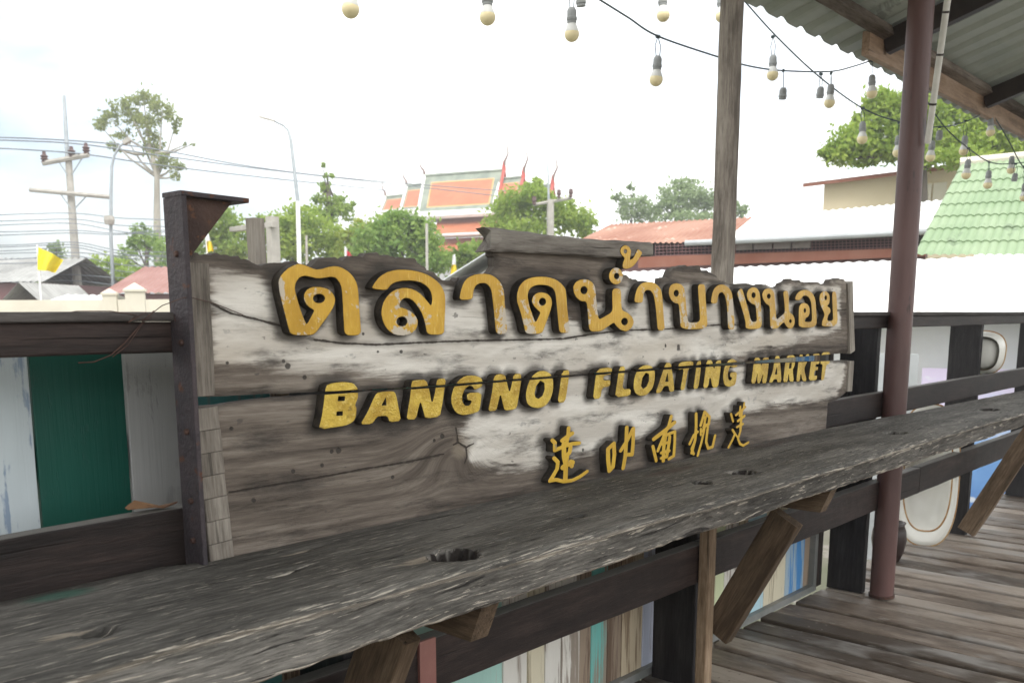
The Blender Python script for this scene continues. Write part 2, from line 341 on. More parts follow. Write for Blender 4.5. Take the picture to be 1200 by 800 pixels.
for i, (xa, k) in enumerate(edges):
    xb = edges[i + 1][0] if i + 1 < len(edges) else xend
    if xb - xa < .012: continue
    mb = MB(); dy = random.uniform(-.003, .003)
    mb.plank(((xa + xb) / 2, PYN + .008 + dy, .03), ((xa + xb) / 2, PYN + .008 + dy, 1.18), (0, 1, 0), xb - xa - .004, .016, .0008, 14, .002)
    mb.build('board', PM[k], pn)
mb = MB(); mb.box(-.9, xend + .03, PYN - .022, PYN + .016, .0, .028); mb.build('bottom_trim', M['metalframe'], pn)
mb = MB(); mb.box(xend, xend + .03, PYN - .022, PYN + .016, .0285, 1.18); mb.build('end_trim', M['metalframe'], pn)
mb = MB(); mb.box(-.9, xend + .03, PYN + .022, PYN + .045, .35, .42); mb.box(-.9, xend + .03, PYN + .022, PYN + .045, .95, 1.02); mb.build('batten', M['grey'], pn)

# ---------------------------------------------------------------- bench plank
ZT = .82
def interp(x, tab): xs, ys = zip(*tab); return float(np.interp(x, xs, ys))
RID = [(q[0], q[1]) for q in [onZ(*p, ZT) for p in ((-120, 862), (67, 797), (167, 764), (267, 737), (397, 706), (500, 679), (595, 656), (725, 619), (850, 586), (950, 556), (1020, 535), (1090, 514), (1160, 494), (1200, 484))]]
BCK = [(q[0], q[1]) for q in [onZ(*p, ZT) for p in ((-150, 735), (0, 705), (130, 680), (200, 664), (245, 655), (400, 621), (640, 568), (800, 535), (970, 500), (1080, 480), (1177, 461), (1240, 450))]]
RID = [(-1.0, 1.12)] + RID + [(8.5, 1.02)]; BCK = [(-1.0, 1.4995)] + [(a, 1.4995 if a < .79 else min(b, 1.4665)) for a, b in BCK] + [(8.5, 1.36)]
xs = np.concatenate([np.arange(-.5, 3.2, .009), np.arange(3.2, 8.0, .016)])
HOLES = []   # x, y, half length, half width, depth, chipped pale patch
for px, py, hl, hw_, dp in ((533, 650, .042, .040, .07), (870, 553, .036, .030, .035), (822, 565, .026, .022, .02), (1050, 507, .042, .034, .035), (1160, 480, .06, .035, .025), (1080, 532, .06, .02, .010), (115, 739, .028, .022, .012),
                            (680, 604, .02, .008, .008), (355, 664, .018, .006, .006), (330, 672, .03, .006, .006), (590, 632, .025, .008, .008), (475, 643, .012, .005, .008), (1130, 494, .05, .007, .01)):
    q = onZ(px, py, ZT); HOLES.append((q[0], q[1], hl, hw_, dp))
CHIPS = []
for px, py, hl, hw_ in ((492, 655, .050, .026), (75, 742, .04, .010), (108, 752, .045, .007), (350, 645, .05, .010), (790, 569, .03, .006), (1025, 505, .03, .008), (855, 552, .03, .005)):
    q = onZ(px, py, ZT); CHIPS.append((q[0], q[1], hl, hw_))
REDS = [(*onZ(785, 552, ZT)[:2], .16, .03), (*onZ(905, 520, ZT)[:2], .2, .03)]; GRN = [(*onZ(70, 697, ZT)[:2], .07, .03)]
vs = []; gr = []; edge = []; chip = []; pit_shade = []; red = []; grn = []
nt_, nf_ = 44, 18
def blob(x, y, l): return max([0] + [math.exp(-(((x - a) / c) ** 2 + ((y - b) / d) ** 2)) for a, b, c, d in l])
for x in xs:
    x = float(x)
    yb, yr = interp(x, BCK), interp(x, RID)
    wv = noise.noise(Vector((x * 2.3, 3, 1))) * .006 + noise.noise(Vector((x * 9, 1, 7))) * .003; yr += wv
    zb = .740 + noise.noise(Vector((x * 3, 8, 2))) * .006 + noise.noise(Vector((x * 25, 5, 2))) * .003; yf = 1.098 + noise.noise(Vector((x * 4, 2, 2))) * .006
    col = []
    for k in range(nt_ + 1):
        t = k / nt_; y = yb + (yr - yb) * t
        z = ZT + noise.noise(Vector((x * 1.2, y * 9, 4))) * .003 + noise.noise(Vector((x * 5, y * 60, 9))) * .0016 + noise.noise(Vector((x * 12, y * 170, 2))) * .0008
        d_e = (y - yr); z -= .010 * math.exp(-(d_e / .012) ** 2) + .004 * math.exp(-((yb - y) / .01) ** 2)
        pt = 0
        for hx, hy, hl, hw2, dp in HOLES:
            if abs(x - hx) < hl * 2.2 and abs(y - hy) < hw2 * 2.5:
                rr = math.hypot((x - hx) / hl, (y - hy) / hw2) + noise.noise(Vector((x * 60, y * 90, 3))) * .3
                s_ = max(0, min(1, (1.15 - rr) / .45)); s_ = s_ * s_ * (3 - 2 * s_); z -= dp * s_; pt = max(pt, min(1, (1.24 - rr) / .16) * min(1, dp / .028))
        ch = blob(x, y, CHIPS); z -= .006 * ch
        col.append((x, y, z, math.exp(-abs(d_e) / .010), ch, pt, blob(x, y, REDS), blob(x, y, GRN)))
    zr = col[-1][2]
    for k in range(1, nf_ + 1):
        t = k / nf_; y = yr + (yf - yr) * (t ** .75); z = zr + (zb - zr) * t
        fib = noise.noise(Vector((x * 3, z * 120, 5))) * .0022 + noise.noise(Vector((x * 14, z * 300, 5))) * .001
        col.append((x, y + fib, z, max(math.exp(-t / .16), 1.0 * math.exp(-(1 - t) / .10)), 0, 0, 0, 0))
    col.append((x, yf + .006, zb - .004, .8, 0, 0, 0, 0)); col.append((x, (yf + yb) / 2, zb, .1, 0, 0, 0, 0)); col.append((x, yb, zb, 0, 0, 0, 0, 0)); col.append((x, yb + .0005, ZT - .015, 0, 0, 0, 0, 0))
    n_ = len(col); s0 = 0
    for j, c in enumerate(col):
        vs.append(c[:3]); edge.append(c[3]); chip.append(c[4]); pit_shade.append(c[5]); red.append(c[6]); grn.append(c[7])
        gr.append((x, c[1] + (c[2] - ZT if j > nt_ else 0), (c[2] - ZT) * .3))
fs = [(i * n_ + j, i * n_ + (j + 1) % n_, (i + 1) * n_ + (j + 1) % n_, (i + 1) * n_ + j) for i in range(len(xs) - 1) for j in range(n_)]
fs += [tuple(range(n_)), tuple((len(xs) - 1) * n_ + j for j in range(n_))[::-1]]
g = G('bench_wood'); v = g.attr('gr')
warp = g.n('VectorMath', operation='ADD'); wn = g.n('TexNoise'); g.put(wn.inputs['Vector'], g.map(v, (1.6, 3, 3))); wn.inputs['Scale'].default_value = 1.7; wn.inputs['Detail'].default_value = 2
wm = g.n('VectorMath', operation='MULTIPLY_ADD'); g.put(wm.inputs[0], wn.outputs['Color']); wm.inputs[1].default_value = (0, .035, 0); g.put(wm.inputs[2], v); v = wm.outputs[0]
big = g.noise(g.map(v, (1.0, 6, 6)), 1.8, 5, .6); fine = g.noise(g.map(v, (8, 150, 80)), 1, 6, .74, .15); hair = g.noise(g.map(v, (40, 330, 200)), 1, 4, .65)
f = g.math('ADD', g.math('MULTIPLY', big, .35), g.math('ADD', g.math('MULTIPLY', fine, .42), g.math('MULTIPLY', hair, .23)))
c = g.ramp(f, [(.38, (.024, .022, .020)), (.49, (.092, .086, .077)), (.61, (.22, .207, .187))])
ed = g.attr('edge', 'Fac')
fl = g.noise(g.map(v, (13, 250, 120), (3, 1, 2)), 1.0, 4, .62, .1); zone = g.noise(g.map(v, (1.2, 6, 6), (8, 1, 4)), 1.8, 4, .6)
th = g.math('SUBTRACT', .705, g.math('ADD', g.math('MULTIPLY', ed, .10), g.math('MULTIPLY', zone, .16)))
fk = g.step(fl, th, g.math('ADD', th, .022)); c = g.mix(g.math('MULTIPLY', fk, .85), c, g.mix(hair, (.36, .31, .25), (.62, .58, .51)))
tan_ = g.step(g.math('ADD', ed, g.math('MULTIPLY', g.math('SUBTRACT', fine, .5), 1.6)), .62, .95); c = g.mix(g.math('MULTIPLY', tan_, .30), c, (.33, .27, .20))
cp = g.step(g.math('ADD', g.attr('chip', 'Fac'), g.math('ADD', g.math('MULTIPLY', g.math('SUBTRACT', fine, .5), 2.2), g.math('MULTIPLY', g.math('SUBTRACT', big, .5), 1.5))), .45, .75); c = g.mix(g.math('MULTIPLY', cp, .9), c, g.mix(hair, (.20, .165, .13), (.40, .35, .285)))
rd = g.math('MULTIPLY', g.step(g.math('ADD', g.attr('red', 'Fac'), g.math('SUBTRACT', big, .5)), .3, .8), .55); c = g.mix(rd, c, (.06, .035, .032))
gn = g.math('MULTIPLY', g.step(g.math('ADD', g.attr('grn', 'Fac'), g.math('MULTIPLY', g.math('SUBTRACT', fine, .5), 1.2)), .35, .9), .6); c = g.mix(gn, c, (.03, .14, .10))
pt = g.attr('pit_shade', 'Fac'); c = g.mix(g.step(pt, .25, .75), c, (.012, .008, .006))  # holes coloured near black, standing in for the shade inside them
crk = g.step(g.noise(g.map(v, (5, 75, 40), (1, 9, 1)), 1, 5, .6, .3), .37, .33); c = g.mix(g.math('MULTIPLY', crk, .85), c, (.014, .012, .011))
h = g.math('SUBTRACT', g.math('ADD', g.math('MULTIPLY', fine, 1.0), g.math('MULTIPLY', hair, .5)), g.math('MULTIPLY', crk, 1.3))
M['bench'] = g.done(c, .72, 0, g.bump(h, .85, .005), .35)
bn = thing('plank_counter', 'long thick weathered plank counter with knot holes on timber brackets', 'counter', (2.7, 1.3, 0))
mb = MB(); mb.add(vs, fs, 0, gr); o = mb.build('plank', M['bench'], bn, True, {'edge': edge, 'chip': chip, 'pit_shade': pit_shade, 'red': red, 'grn': grn})
smooth_by_angle(o, 50)
def bracket(X0, legx, brc, bw=.098):
    mb = MB(); mb.plank((X0 + .066, 1.49, .698), (X0 + .066, 1.112, .698), (0, 0, 1), .046, .080, .0015, 10, .003); o = mb.build('bracket_arm', M['brace'], bn)
    me = o.data                                              # slanted sawn end
    for vv in me.vertices:
        wy = vv.co.y + 1.3
        if wy < 1.14: vv.co.y += (.738 - vv.co.z) * .42
    mb = MB(); mb.plank(*brc, (0, 1, 1), .044, bw, .003, 14, .004); mb.build('brace', M['brace'], bn)
    if legx: mb = MB(); mb.plank((legx, 1.466, 0), (legx, 1.466, .742), (0, 1, 0), .046, .036, .0015, 14, .003); mb.build('leg', M['leg'], bn)
def brace_line(X0, L0, L1, R0, R1):
    a, b, c, d = [onX(*q, X0) for q in (L0, L1, R0, R1)]
    return a, b, c, d
bracket(1.127, None, ((1.127, 1.482, .30), (1.127, 1.302, .668)), .112)
bracket(2.628, 2.576, ((2.628, 1.448, .222), (2.628, 1.228, .64)))
bracket(5.58, None, ((5.58, 1.53, .03), (5.58, 1.225, .655)))
# ---------------------------------------------------------------- carved sign
YB, YL = 1.470, 1.447          # front of the boards, front of the raised letters
def onB(p, y=YB): q = onY(p[0], p[1], y); return (q[0], q[2])
def seg_d(P, a, b):
    a, b = np.array(a), np.array(b); ab = b - a; t = np.clip(((P - a) @ ab) / (ab @ ab + 1e-12), 0, 1); return np.linalg.norm(P - (a + t[:, None] * ab), axis=1)
def poly_sd(P, poly):
    poly = np.array(poly); d = np.full(len(P), 1e9); ins = np.zeros(len(P), bool)
    for i in range(len(poly)):
        a, b = poly[i - 1], poly[i]; d = np.minimum(d, seg_d(P, a, b))
        c = (a[1] > P[:, 1]) != (b[1] > P[:, 1])
        with np.errstate(divide='ignore', invalid='ignore'): xi = (b[0] - a[0]) * (P[:, 1] - a[1]) / (b[1] - a[1] + 1e-15) + a[0]
        ins ^= c & (P[:, 0] < xi)
    return np.where(ins, -d, d)
def chaikin(p, n=1):
    for _ in range(n):
        q = []
        for i in range(len(p)):
            a, b = p[i], p[(i + 1) % len(p)]; q += [(a[0] * .8 + b[0] * .2, a[1] * .8 + b[1] * .2), (a[0] * .2 + b[0] * .8, a[1] * .2 + b[1] * .8)]
        p = q
    return p
def pl_d(P, line): return np.min([seg_d(P, a, b) for a, b in zip(line[:-1], line[1:])], axis=0)
C1, C2, C3, C4, C5, C6 = (310, 300, 8), (425, 300, 8), (525, 305, 8), (665, 280, 6.6667), (735, 320, 9.2308), (850, 320, 8.5714)
L1, L2, L3, L4 = (365, 425, 7.5), (520, 420, 7.5), (685, 410, 6.3158), (870, 405, 9.2308)
K1, K2 = (635, 485, 8.892), (750, 465, 8.5714)
GL = []   # kind, crop, outline, holes (cx, cy, rx, ry) or polygons
def TH(c, out, *holes): GL.append(('thai', c, out, holes))
def LA(c, out, *holes): GL.append(('latin', c, out, holes))
TH(C1, [(245,745),(215,640),(180,500),(140,340),(128,230),(160,170),(220,110),(290,75),(340,68),(400,90),(480,125),(540,120),(620,92),(700,92),(790,140),(850,210),(880,290),(890,450),(900,600),(912,745),(750,748),(742,600),(735,450),(725,300),(705,250),(670,205),(620,195),(560,210),(500,215),(440,200),(380,185),(330,200),(295,250),(285,310),(310,400),(345,520),(385,620),(400,640),(440,560),(470,510),(430,490),(390,455),(368,400),(372,350),(400,310),(450,285),(520,285),(590,300),(640,340),(668,400),(660,460),(610,550),(540,640),(490,715),(450,745)], (513,398,55,42))
TH(C2, [(80,310),(110,250),(160,190),(230,145),(320,125),(430,125),(540,145),(630,180),(710,240),(755,300),(778,370),(778,500),(770,620),(768,740),(605,740),(590,640),(560,540),(510,460),(470,415),(430,395),(390,395),(355,425),(345,475),(400,490),(460,520),(505,565),(525,620),(505,690),(450,735),(380,750),(300,740),(235,695),(195,630),(175,550),(180,480),(205,410),(250,350),(310,310),(390,292),(470,305),(540,345),(600,410),(645,470),(655,400),(640,330),(600,280),(540,245),(470,232),(390,232),(310,245),(260,275),(230,325)], (370,613,50,45))
TH(C3, [(105,375),(120,290),(145,210),(185,160),(250,130),(330,122),(400,130),(460,165),(505,220),(528,290),(535,400),(548,550),(560,690),(450,695),(440,560),(425,420),(412,300),(395,250),(355,215),(305,215),(262,235),(240,285),(235,370)])
TH(C3, [(730,695),(710,600),(680,480),(650,400),(645,330),(665,250),(705,195),(770,160),(850,150),(930,152),(1010,175),(1065,215),(1105,265),(1112,330),(1120,450),(1135,580),(1148,680),(1045,685),(1035,580),(1020,420),(1010,310),(985,260),(930,235),(850,230),(795,245),(760,280),(748,330),(760,410),(790,500),(822,585),(845,540),(870,490),(840,465),(805,430),(785,385),(795,340),(830,305),(880,295),(935,310),(970,350),(980,400),(965,470),(935,550),(910,620),(885,690)], (888,388,32,35))
TH(C4, [(170,725),(162,600),(152,490),(110,490),(70,460),(48,415),(45,370),(65,335),(100,315),(150,312),(190,330),(218,370),(225,450),(235,560),(245,630),(300,600),(355,565),(350,470),(352,385),(418,385),(422,470),(425,555),(470,572),(510,610),(523,650),(505,695),(465,725),(420,715),(380,680),(365,650),(310,690),(260,725)], (130,400,27,30), (447,645,25,28))
TH(C4, [(380+55*math.cos(a*math.pi/10), 290+68*math.sin(a*math.pi/10)) for a in range(20)], (385,290,20,24))
TH(C4, [(430,215),(435,180),(450,150),(425,130),(412,100),(420,65),(450,45),(480,55),(500,90),(495,130),(488,165),(515,150),(535,110),(550,75),(590,105),(570,140),(545,180),(510,220),(475,235),(440,235)], (453,97,13,16))
TH(C5, [(78,320),(85,240),(110,160),(150,110),(210,92),(280,95),(335,130),(370,180),(383,250),(390,370),(400,500),(412,620),(330,625),(322,500),(305,330),(285,230),(250,185),(210,182),(185,210),(175,260),(168,325)])
TH(C5, [(580,612),(572,480),(560,330),(520,330),(475,295),(450,230),(455,160),(480,120),(530,105),(580,115),(615,150),(630,220),(640,370),(655,490),(665,535),(790,530),(785,400),(772,250),(765,118),(845,118),(850,250),(862,430),(876,605)], (532,218,27,35))
TH(C5, [(905,330),(915,240),(940,165),(985,125),(1040,118),(1090,145),(1130,195),(1145,270),(1155,400),(1165,610),(1092,612),(1088,480),(1078,330),(1060,245),(1030,205),(1000,215),(985,250),(975,330)])
TH(C6, [(205,565),(205,490),(180,400),(150,300),(115,195),(165,140),(195,230),(230,360),(262,490),(320,485),(312,400),(305,320),(265,310),(225,270),(215,215),(230,165),(270,138),(315,145),(345,185),(355,260),(362,400),(370,560)], (285,222,20,28))
TH(C6, [(455,560),(450,450),(448,330),(410,310),(378,260),(370,210),(390,165),(430,150),(470,160),(495,200),(500,280),(508,380),(515,470),(560,430),(600,400),(595,300),(580,180),(630,172),(640,260),(640,390),(680,415),(700,460),(695,520),(670,558),(640,560),(610,530),(590,490),(555,525),(520,560)], (438,232,18,25), (655,482,12,18))
TH(C6, [(738,550),(738,450),(740,350),(755,310),(790,295),(830,310),(850,355),(850,400),(835,440),(800,455),(800,490),(872,488),(870,400),(865,300),(845,250),(815,225),(780,230),(755,275),(700,272),(710,220),(745,180),(790,165),(840,170),(885,210),(908,270),(915,380),(922,545)], (800,375,12,22))
TH(C6, [(968,540),(975,480),(1000,420),(985,380),(960,330),(945,270),(950,215),(980,182),(1015,180),(1045,210),(1052,260),(1045,310),(1020,330),(1055,350),(1058,395),(1035,420),(1022,480),(1085,478),(1080,380),(1072,185),(1115,183),(1125,330),(1132,535)], (1010,248,12,24))
LA(L1, [(60,590),(90,480),(110,340),(125,200),(180,175),(280,165),(370,175),(412,225),(415,300),(385,370),(400,400),(395,470),(370,520),(300,555)], [(238,296),(296,294),(293,332),(235,336)], [(224,428),(276,426),(274,462),(220,464)])
LA(L1, [(425,545),(490,440),(560,280),(590,255),(720,245),(745,270),(770,400),(792,510),(685,525),(670,468),(590,470),(565,490),(535,540)], [(618,375),(655,305),(660,372)])
LA(L1, [(835,500),(850,400),(870,290),(880,165),(910,148),(1010,145),(1040,240),(1060,360),(1085,270),(1100,165),(1115,138),(1185,135),(1170,250),(1150,380),(1130,475),(1000,492),(985,430),(960,340),(945,390),(920,500)])
LA(L2, [(345,190),(340,250),(270,278),(255,245),(225,240),(190,265),(165,320),(165,380),(190,415),(230,410),(250,370),(205,365),(205,300),(335,295),(330,380),(315,465),(240,490),(160,500),(105,475),(70,410),(65,340),(85,260),(130,190),(190,150),(260,145),(320,160)])
LA(L2, [(390,465),(410,370),(430,270),(440,165),(470,135),(540,135),(560,220),(580,300),(600,220),(615,135),(685,130),(680,220),(660,340),(645,435),(610,452),(535,458),(520,400),(500,310),(480,390),(465,460)])
LA(L2, [(720,330),(735,240),(770,160),(830,110),(890,105),(940,130),(965,190),(965,270),(945,350),(900,415),(840,438),(780,432),(735,400)], [(800,310),(815,240),(850,195),(885,215),(888,270),(870,325),(835,352),(808,340)])
LA(L2, [(1000,390),(1020,260),(1040,110),(1110,95),(1095,230),(1070,385)])
LA(L3, [(62,365),(75,260),(90,140),(205,125),(205,180),(145,190),(140,225),(195,220),(190,270),(130,280),(120,360)])
LA(L3, [(225,352),(240,250),(258,125),(303,118),(295,200),(280,290),(345,285),(340,340)])
LA(L3, [(362,275),(370,200),(395,140),(440,110),(490,112),(522,150),(522,220),(505,285),(460,335),(410,342),(375,320)], [(420,265),(430,205),(455,170),(478,180),(478,225),(460,270),(435,288)])
LA(L3, [(525,320),(560,220),(600,95),(640,92),(655,190),(668,305),(630,312),(622,265),(590,268),(565,318)], [(598,235),(615,170),(622,232)])
LA(L3, [(700,90),(808,78),(805,135),(768,140),(755,220),(742,295),(708,300),(725,210),(735,142),(692,148)])
LA(L3, [(805,292),(820,190),(832,85),(866,75),(858,180),(842,285)])
LA(L3, [(878,285),(892,180),(905,75),(945,72),(960,150),(975,80),(1015,70),(1005,170),(990,275),(948,282),(930,190),(915,280)])
LA(L3, [(1135,85),(1132,125),(1100,135),(1090,112),(1075,125),(1062,170),(1065,215),(1080,228),(1095,205),(1078,200),(1080,165),(1130,160),(1125,225),(1115,262),(1070,275),(1035,260),(1025,200),(1035,130),(1060,80),(1095,62)])
LA(L4, [(95,410),(112,280),(130,130),(192,125),(205,230),(222,128),(295,125),(280,260),(262,405),(212,408),(228,290),(192,405),(160,408),(165,280),(143,410)])
LA(L4, [(285,400),(330,280),(355,110),(405,108),(415,230),(425,395),(378,398),(375,360),(340,365),(325,400)], [(352,310),(375,225),(378,308)])
LA(L4, [(440,395),(455,270),(475,105),(565,100),(575,160),(565,225),(545,260),(560,390),(510,392),(502,290),(490,395)], [(503,245),(511,190),(536,188),(530,242)])
LA(L4, [(582,388),(598,260),(615,95),(660,92),(648,205),(690,92),(730,90),(700,180),(668,248),(700,385),(652,385),(632,292),(622,388)])
LA(L4, [(715,380),(735,240),(755,90),(845,80),(836,198),(796,202),(790,228),(822,226),(817,266),(783,268),(776,325),(812,320),(805,372)])
LA(L4, [(842,200),(858,72),(958,65),(944,198),(914,202),(905,240),(885,370),(850,375),(862,270),(868,202)])
def CH(c, *st): GL.append(('hanzi', c, st, ()))
CH(K1, (38,(280,145),(275,220),(262,290)), (40,(320,200),(265,235),(212,275)), (38,(110,272),(138,300),(135,378),(240,332),(320,308),(392,302)), (46,(230,310),(232,440),(245,500)), (40,(300,345),(290,400),(250,440)), (52,(318,505),(262,525),(222,555)), (44,(300,495),(312,540)), (46,(262,430),(250,560),(246,670)), (38,(128,458),(168,500),(160,570),(120,640),(85,695)), (36,(85,695),(150,682),(230,702),(320,690),(400,650),(472,597)))
CH(K1, (42,(690,365),(692,480),(704,590)), (40,(690,365),(752,305),(757,420),(742,550),(704,590)), (40,(886,140),(880,300),(870,440),(848,562)), (38,(955,150),(952,300),(942,420),(902,422)), (36,(900,262),(860,320),(822,382)), (34,(944,160),(900,262)))
CH(K2, (34,(315,195),(290,290),(240,390)), (38,(350,255),(260,330),(140,422)), (32,(130,495),(165,640)), (30,(240,390),(180,540)), (36,(260,380),(240,500),(235,640)), (30,(270,380),(352,345),(350,460),(340,590),(290,622)), (34,(300,400),(290,480),(270,590)), (26,(200,480),(300,450)), (30,(215,560),(295,540)), (28,(212,615),(272,600)))
CH(K2, (32,(565,170),(565,300),(555,430),(520,560)), (28,(500,470),(540,385),(580,350)), (30,(650,150),(610,285)), (30,(650,150),(700,200),(692,270),(640,300)), (28,(660,200),(635,345)), (24,(612,320),(612,380)), (26,(650,310),(620,450),(580,588)), (28,(682,300),(665,450),(685,515),(730,500),(755,388)), (28,(550,450),(520,520),(540,572)))
CH(K2, (24,(915,170),(936,245)), (22,(1050,60),(1040,120),(1000,182)), (24,(965,182),(1060,100)), (22,(1010,95),(1000,190)), (26,(985,240),(1050,190)), (30,(1022,150),(1010,330)), (24,(975,302),(1036,270)), (24,(930,330),(955,370),(930,430),(890,505)), (24,(1010,340),(985,420),(1005,470),(1040,487),(1090,455)), (20,(950,360),(985,410)))
GT = [(218,466),(300,462.5),(365,459.8),(421,457),(481,454),(525,450.9),(600,444.5),(680,438.6),(780,430.6),(870,424),(908,420.8),(946,417.4),(1005,412.6)]
GB = [(218,477.5),(257,475),(300,468.5),(365,463),(421,459.4),(481,456),(525,452.9),(600,446.4),(680,440.6),(780,432.8),(870,427),(908,425.2),(946,423.6),(1005,421.6)]
def band(P, y):
    a = np.array([onB(p, y) for p in GT]); b = np.array([onB(p, y) for p in GB])
    return np.maximum(P[:, 1] - np.interp(P[:, 0], a[:, 0], a[:, 1]), np.interp(P[:, 0], b[:, 0], b[:, 1]) - P[:, 1])   # negative inside the gap
class Glyph: pass
GLY = []
for kind, c, out, holes in GL:
    g_ = Glyph(); g_.kind = kind
    pt_ = lambda p, c=c: onB((c[0] + p[0] / c[2], c[1] + p[1] / c[2]), YL)
    if kind == 'hanzi':
        g_.st = []
        for s_ in out:
            pts = [pt_(p) for p in s_[1:]]; a, b = pt_((s_[1][0], s_[1][1] - s_[0] / 2)), pt_((s_[1][0], s_[1][1] + s_[0] / 2))
            g_.st.append((abs(a[1] - b[1]) / 2 * 1.12, pts))
        allp = np.array([p for w_, s2 in g_.st for p in s2]); mg_ = .02
    else:
        g_.out = [pt_(p) for p in (chaikin(out, 2) if kind == 'thai' else chaikin(out, 1))]
        g_.holes = []
        for h_ in holes:
            if isinstance(h_, list): g_.holes.append([pt_(p) for p in h_])
            else: g_.holes.append([pt_((h_[0] + h_[2] * math.cos(a * math.pi / 9), h_[1] + h_[3] * math.sin(a * math.pi / 9))) for a in range(18)])
        allp = np.array(g_.out); mg_ = .006
    g_.lo, g_.hi = allp.min(0) - mg_, allp.max(0) + mg_
    GLY.append(g_)
def glyph_sd(g_, P, cut=True):
    if g_.kind == 'hanzi':
        d = np.full(len(P), 1e9)
        for w_, pts in g_.st:
            for a, b in zip(pts[:-1], pts[1:]): d = np.minimum(d, seg_d(P * (.66, 1), (a[0] * .66, a[1]), (b[0] * .66, b[1])) - w_)   # strokes are cut wider than high
        return d
    d = poly_sd(P, g_.out)
    for h_ in g_.holes: d = np.maximum(d, -poly_sd(P, h_))
    if cut and g_.kind == 'latin': d = np.maximum(d, -band(P, YL))
    return d
def contours(F_, X_, Z_):
    segs = {}
    def ip(i0, j0, i1, j1):
        a, b = F_[i0, j0], F_[i1, j1]; t = a / (a - b); return (X_[i0] * (1 - t) + X_[i1] * t, Z_[j0] * (1 - t) + Z_[j1] * t)
    pos = {}
    for i in range(len(X_) - 1):
        for j in range(len(Z_) - 1):
            k = (F_[i, j] < 0) | (F_[i + 1, j] < 0) << 1 | (F_[i + 1, j + 1] < 0) << 2 | (F_[i, j + 1] < 0) << 3
            if k in (0, 15): continue
            e = {0: ('h', i, j), 1: ('v', i + 1, j), 2: ('h', i, j + 1), 3: ('v', i, j)}
            for q, cc in ((0, (i, j, i + 1, j)), (1, (i + 1, j, i + 1, j + 1)), (2, (i, j + 1, i + 1, j + 1)), (3, (i, j, i, j + 1))):
                if (F_[cc[0], cc[1]] < 0) != (F_[cc[2], cc[3]] < 0) and e[q] not in pos: pos[e[q]] = ip(*cc)
            T = {1: [(3, 0)], 2: [(0, 1)], 3: [(3, 1)], 4: [(1, 2)], 5: [(3, 0), (1, 2)], 6: [(0, 2)], 7: [(3, 2)], 8: [(2, 3)], 9: [(2, 0)], 10: [(0, 1), (2, 3)], 11: [(2, 1)], 12: [(1, 3)], 13: [(1, 0)], 14: [(0, 3)]}
            for a, b in T[k]: segs.setdefault(e[a], []).append(e[b]); segs.setdefault(e[b], []).append(e[a])
    loops = []; seen = set()
    for s0 in segs:
        if s0 in seen: continue
        lp = [s0]; seen.add(s0); cur = s0
        while True:
            nx = [q for q in segs[cur] if q not in seen]
            if not nx: break
            cur = nx[0]; seen.add(cur); lp.append(cur)
        if len(lp) > 6: loops.append([pos[q] for q in lp])
    return loops
def simplify(lp, tol):
    P = np.array(lp); keep = [0]; i = 0
    n = len(P)
    while i < n - 1:
        j = min(i + 2, n - 1); best = i + 1
        while j < n and j - i < 14:
            if seg_d(P[i + 1:j], P[i], P[j]).max(initial=0) < tol: best = j; j += 1
            else: break
        keep.append(best); i = best
    return P[sorted(set(keep))]
g = G('gold_paint'); v = g.obj()
br = g.noise(g.map(v, (1, 1, .16)), 190, 4, .6, .4); n2 = g.noise(v, 9, 5, .6)
c = g.mix(g.step(n2, .3, .7), (.40, .225, .024), (.56, .335, .042)); c = g.mix(g.math('MULTIPLY', g.step(br, .56, .74), .5), c, (.72, .54, .14))
pl = g.step(g.math('ADD', g.math('MULTIPLY', g.noise(v, 34, 5, .7, .2), .5), g.math('MULTIPLY', g.noise(v, 6, 2, .5), .5)), .556, .58); c = g.mix(g.math('MULTIPLY', pl, .85), c, (.52, .48, .42))
M['goldthai'] = g.done(c, g.math('MULTIPLY_ADD', pl, .3, .34), g.math('MULTIPLY_ADD', pl, -.45, .5), g.bump(br, .5, .004), .5)
g = G('bright_gold_paint'); v = g.obj()
br = g.noise(g.map(v, (.55, 1, .8)), 190, 4, .65, .6); n2 = g.noise(v, 16, 5, .65)
c = g.mix(g.step(n2, .35, .65), (.42, .26, .03), (.64, .45, .07)); c = g.mix(g.math('MULTIPLY', g.step(br, .52, .74), .6), c, (.82, .68, .24)); dk = g.step(g.noise(v, 23, 4, .6), .62, .72); c = g.mix(g.math('MULTIPLY', dk, .55), c, (.16, .10, .03))
M['goldlatin'] = g.done(c, .36, .4, g.bump(br, .7, .005), .5)
M['goldhanzi'] = mat('yellow_paint', (.62, .39, .035), (.55, .33, .03), 20, .45, .1, .3, 120, (1, 1, 1), ((.30, .22, .12), 30, .66))
M['letterside'] = mat('letter_side', (.022, .018, .014), (.05, .04, .03), 40, .85, 0, .4, 150)

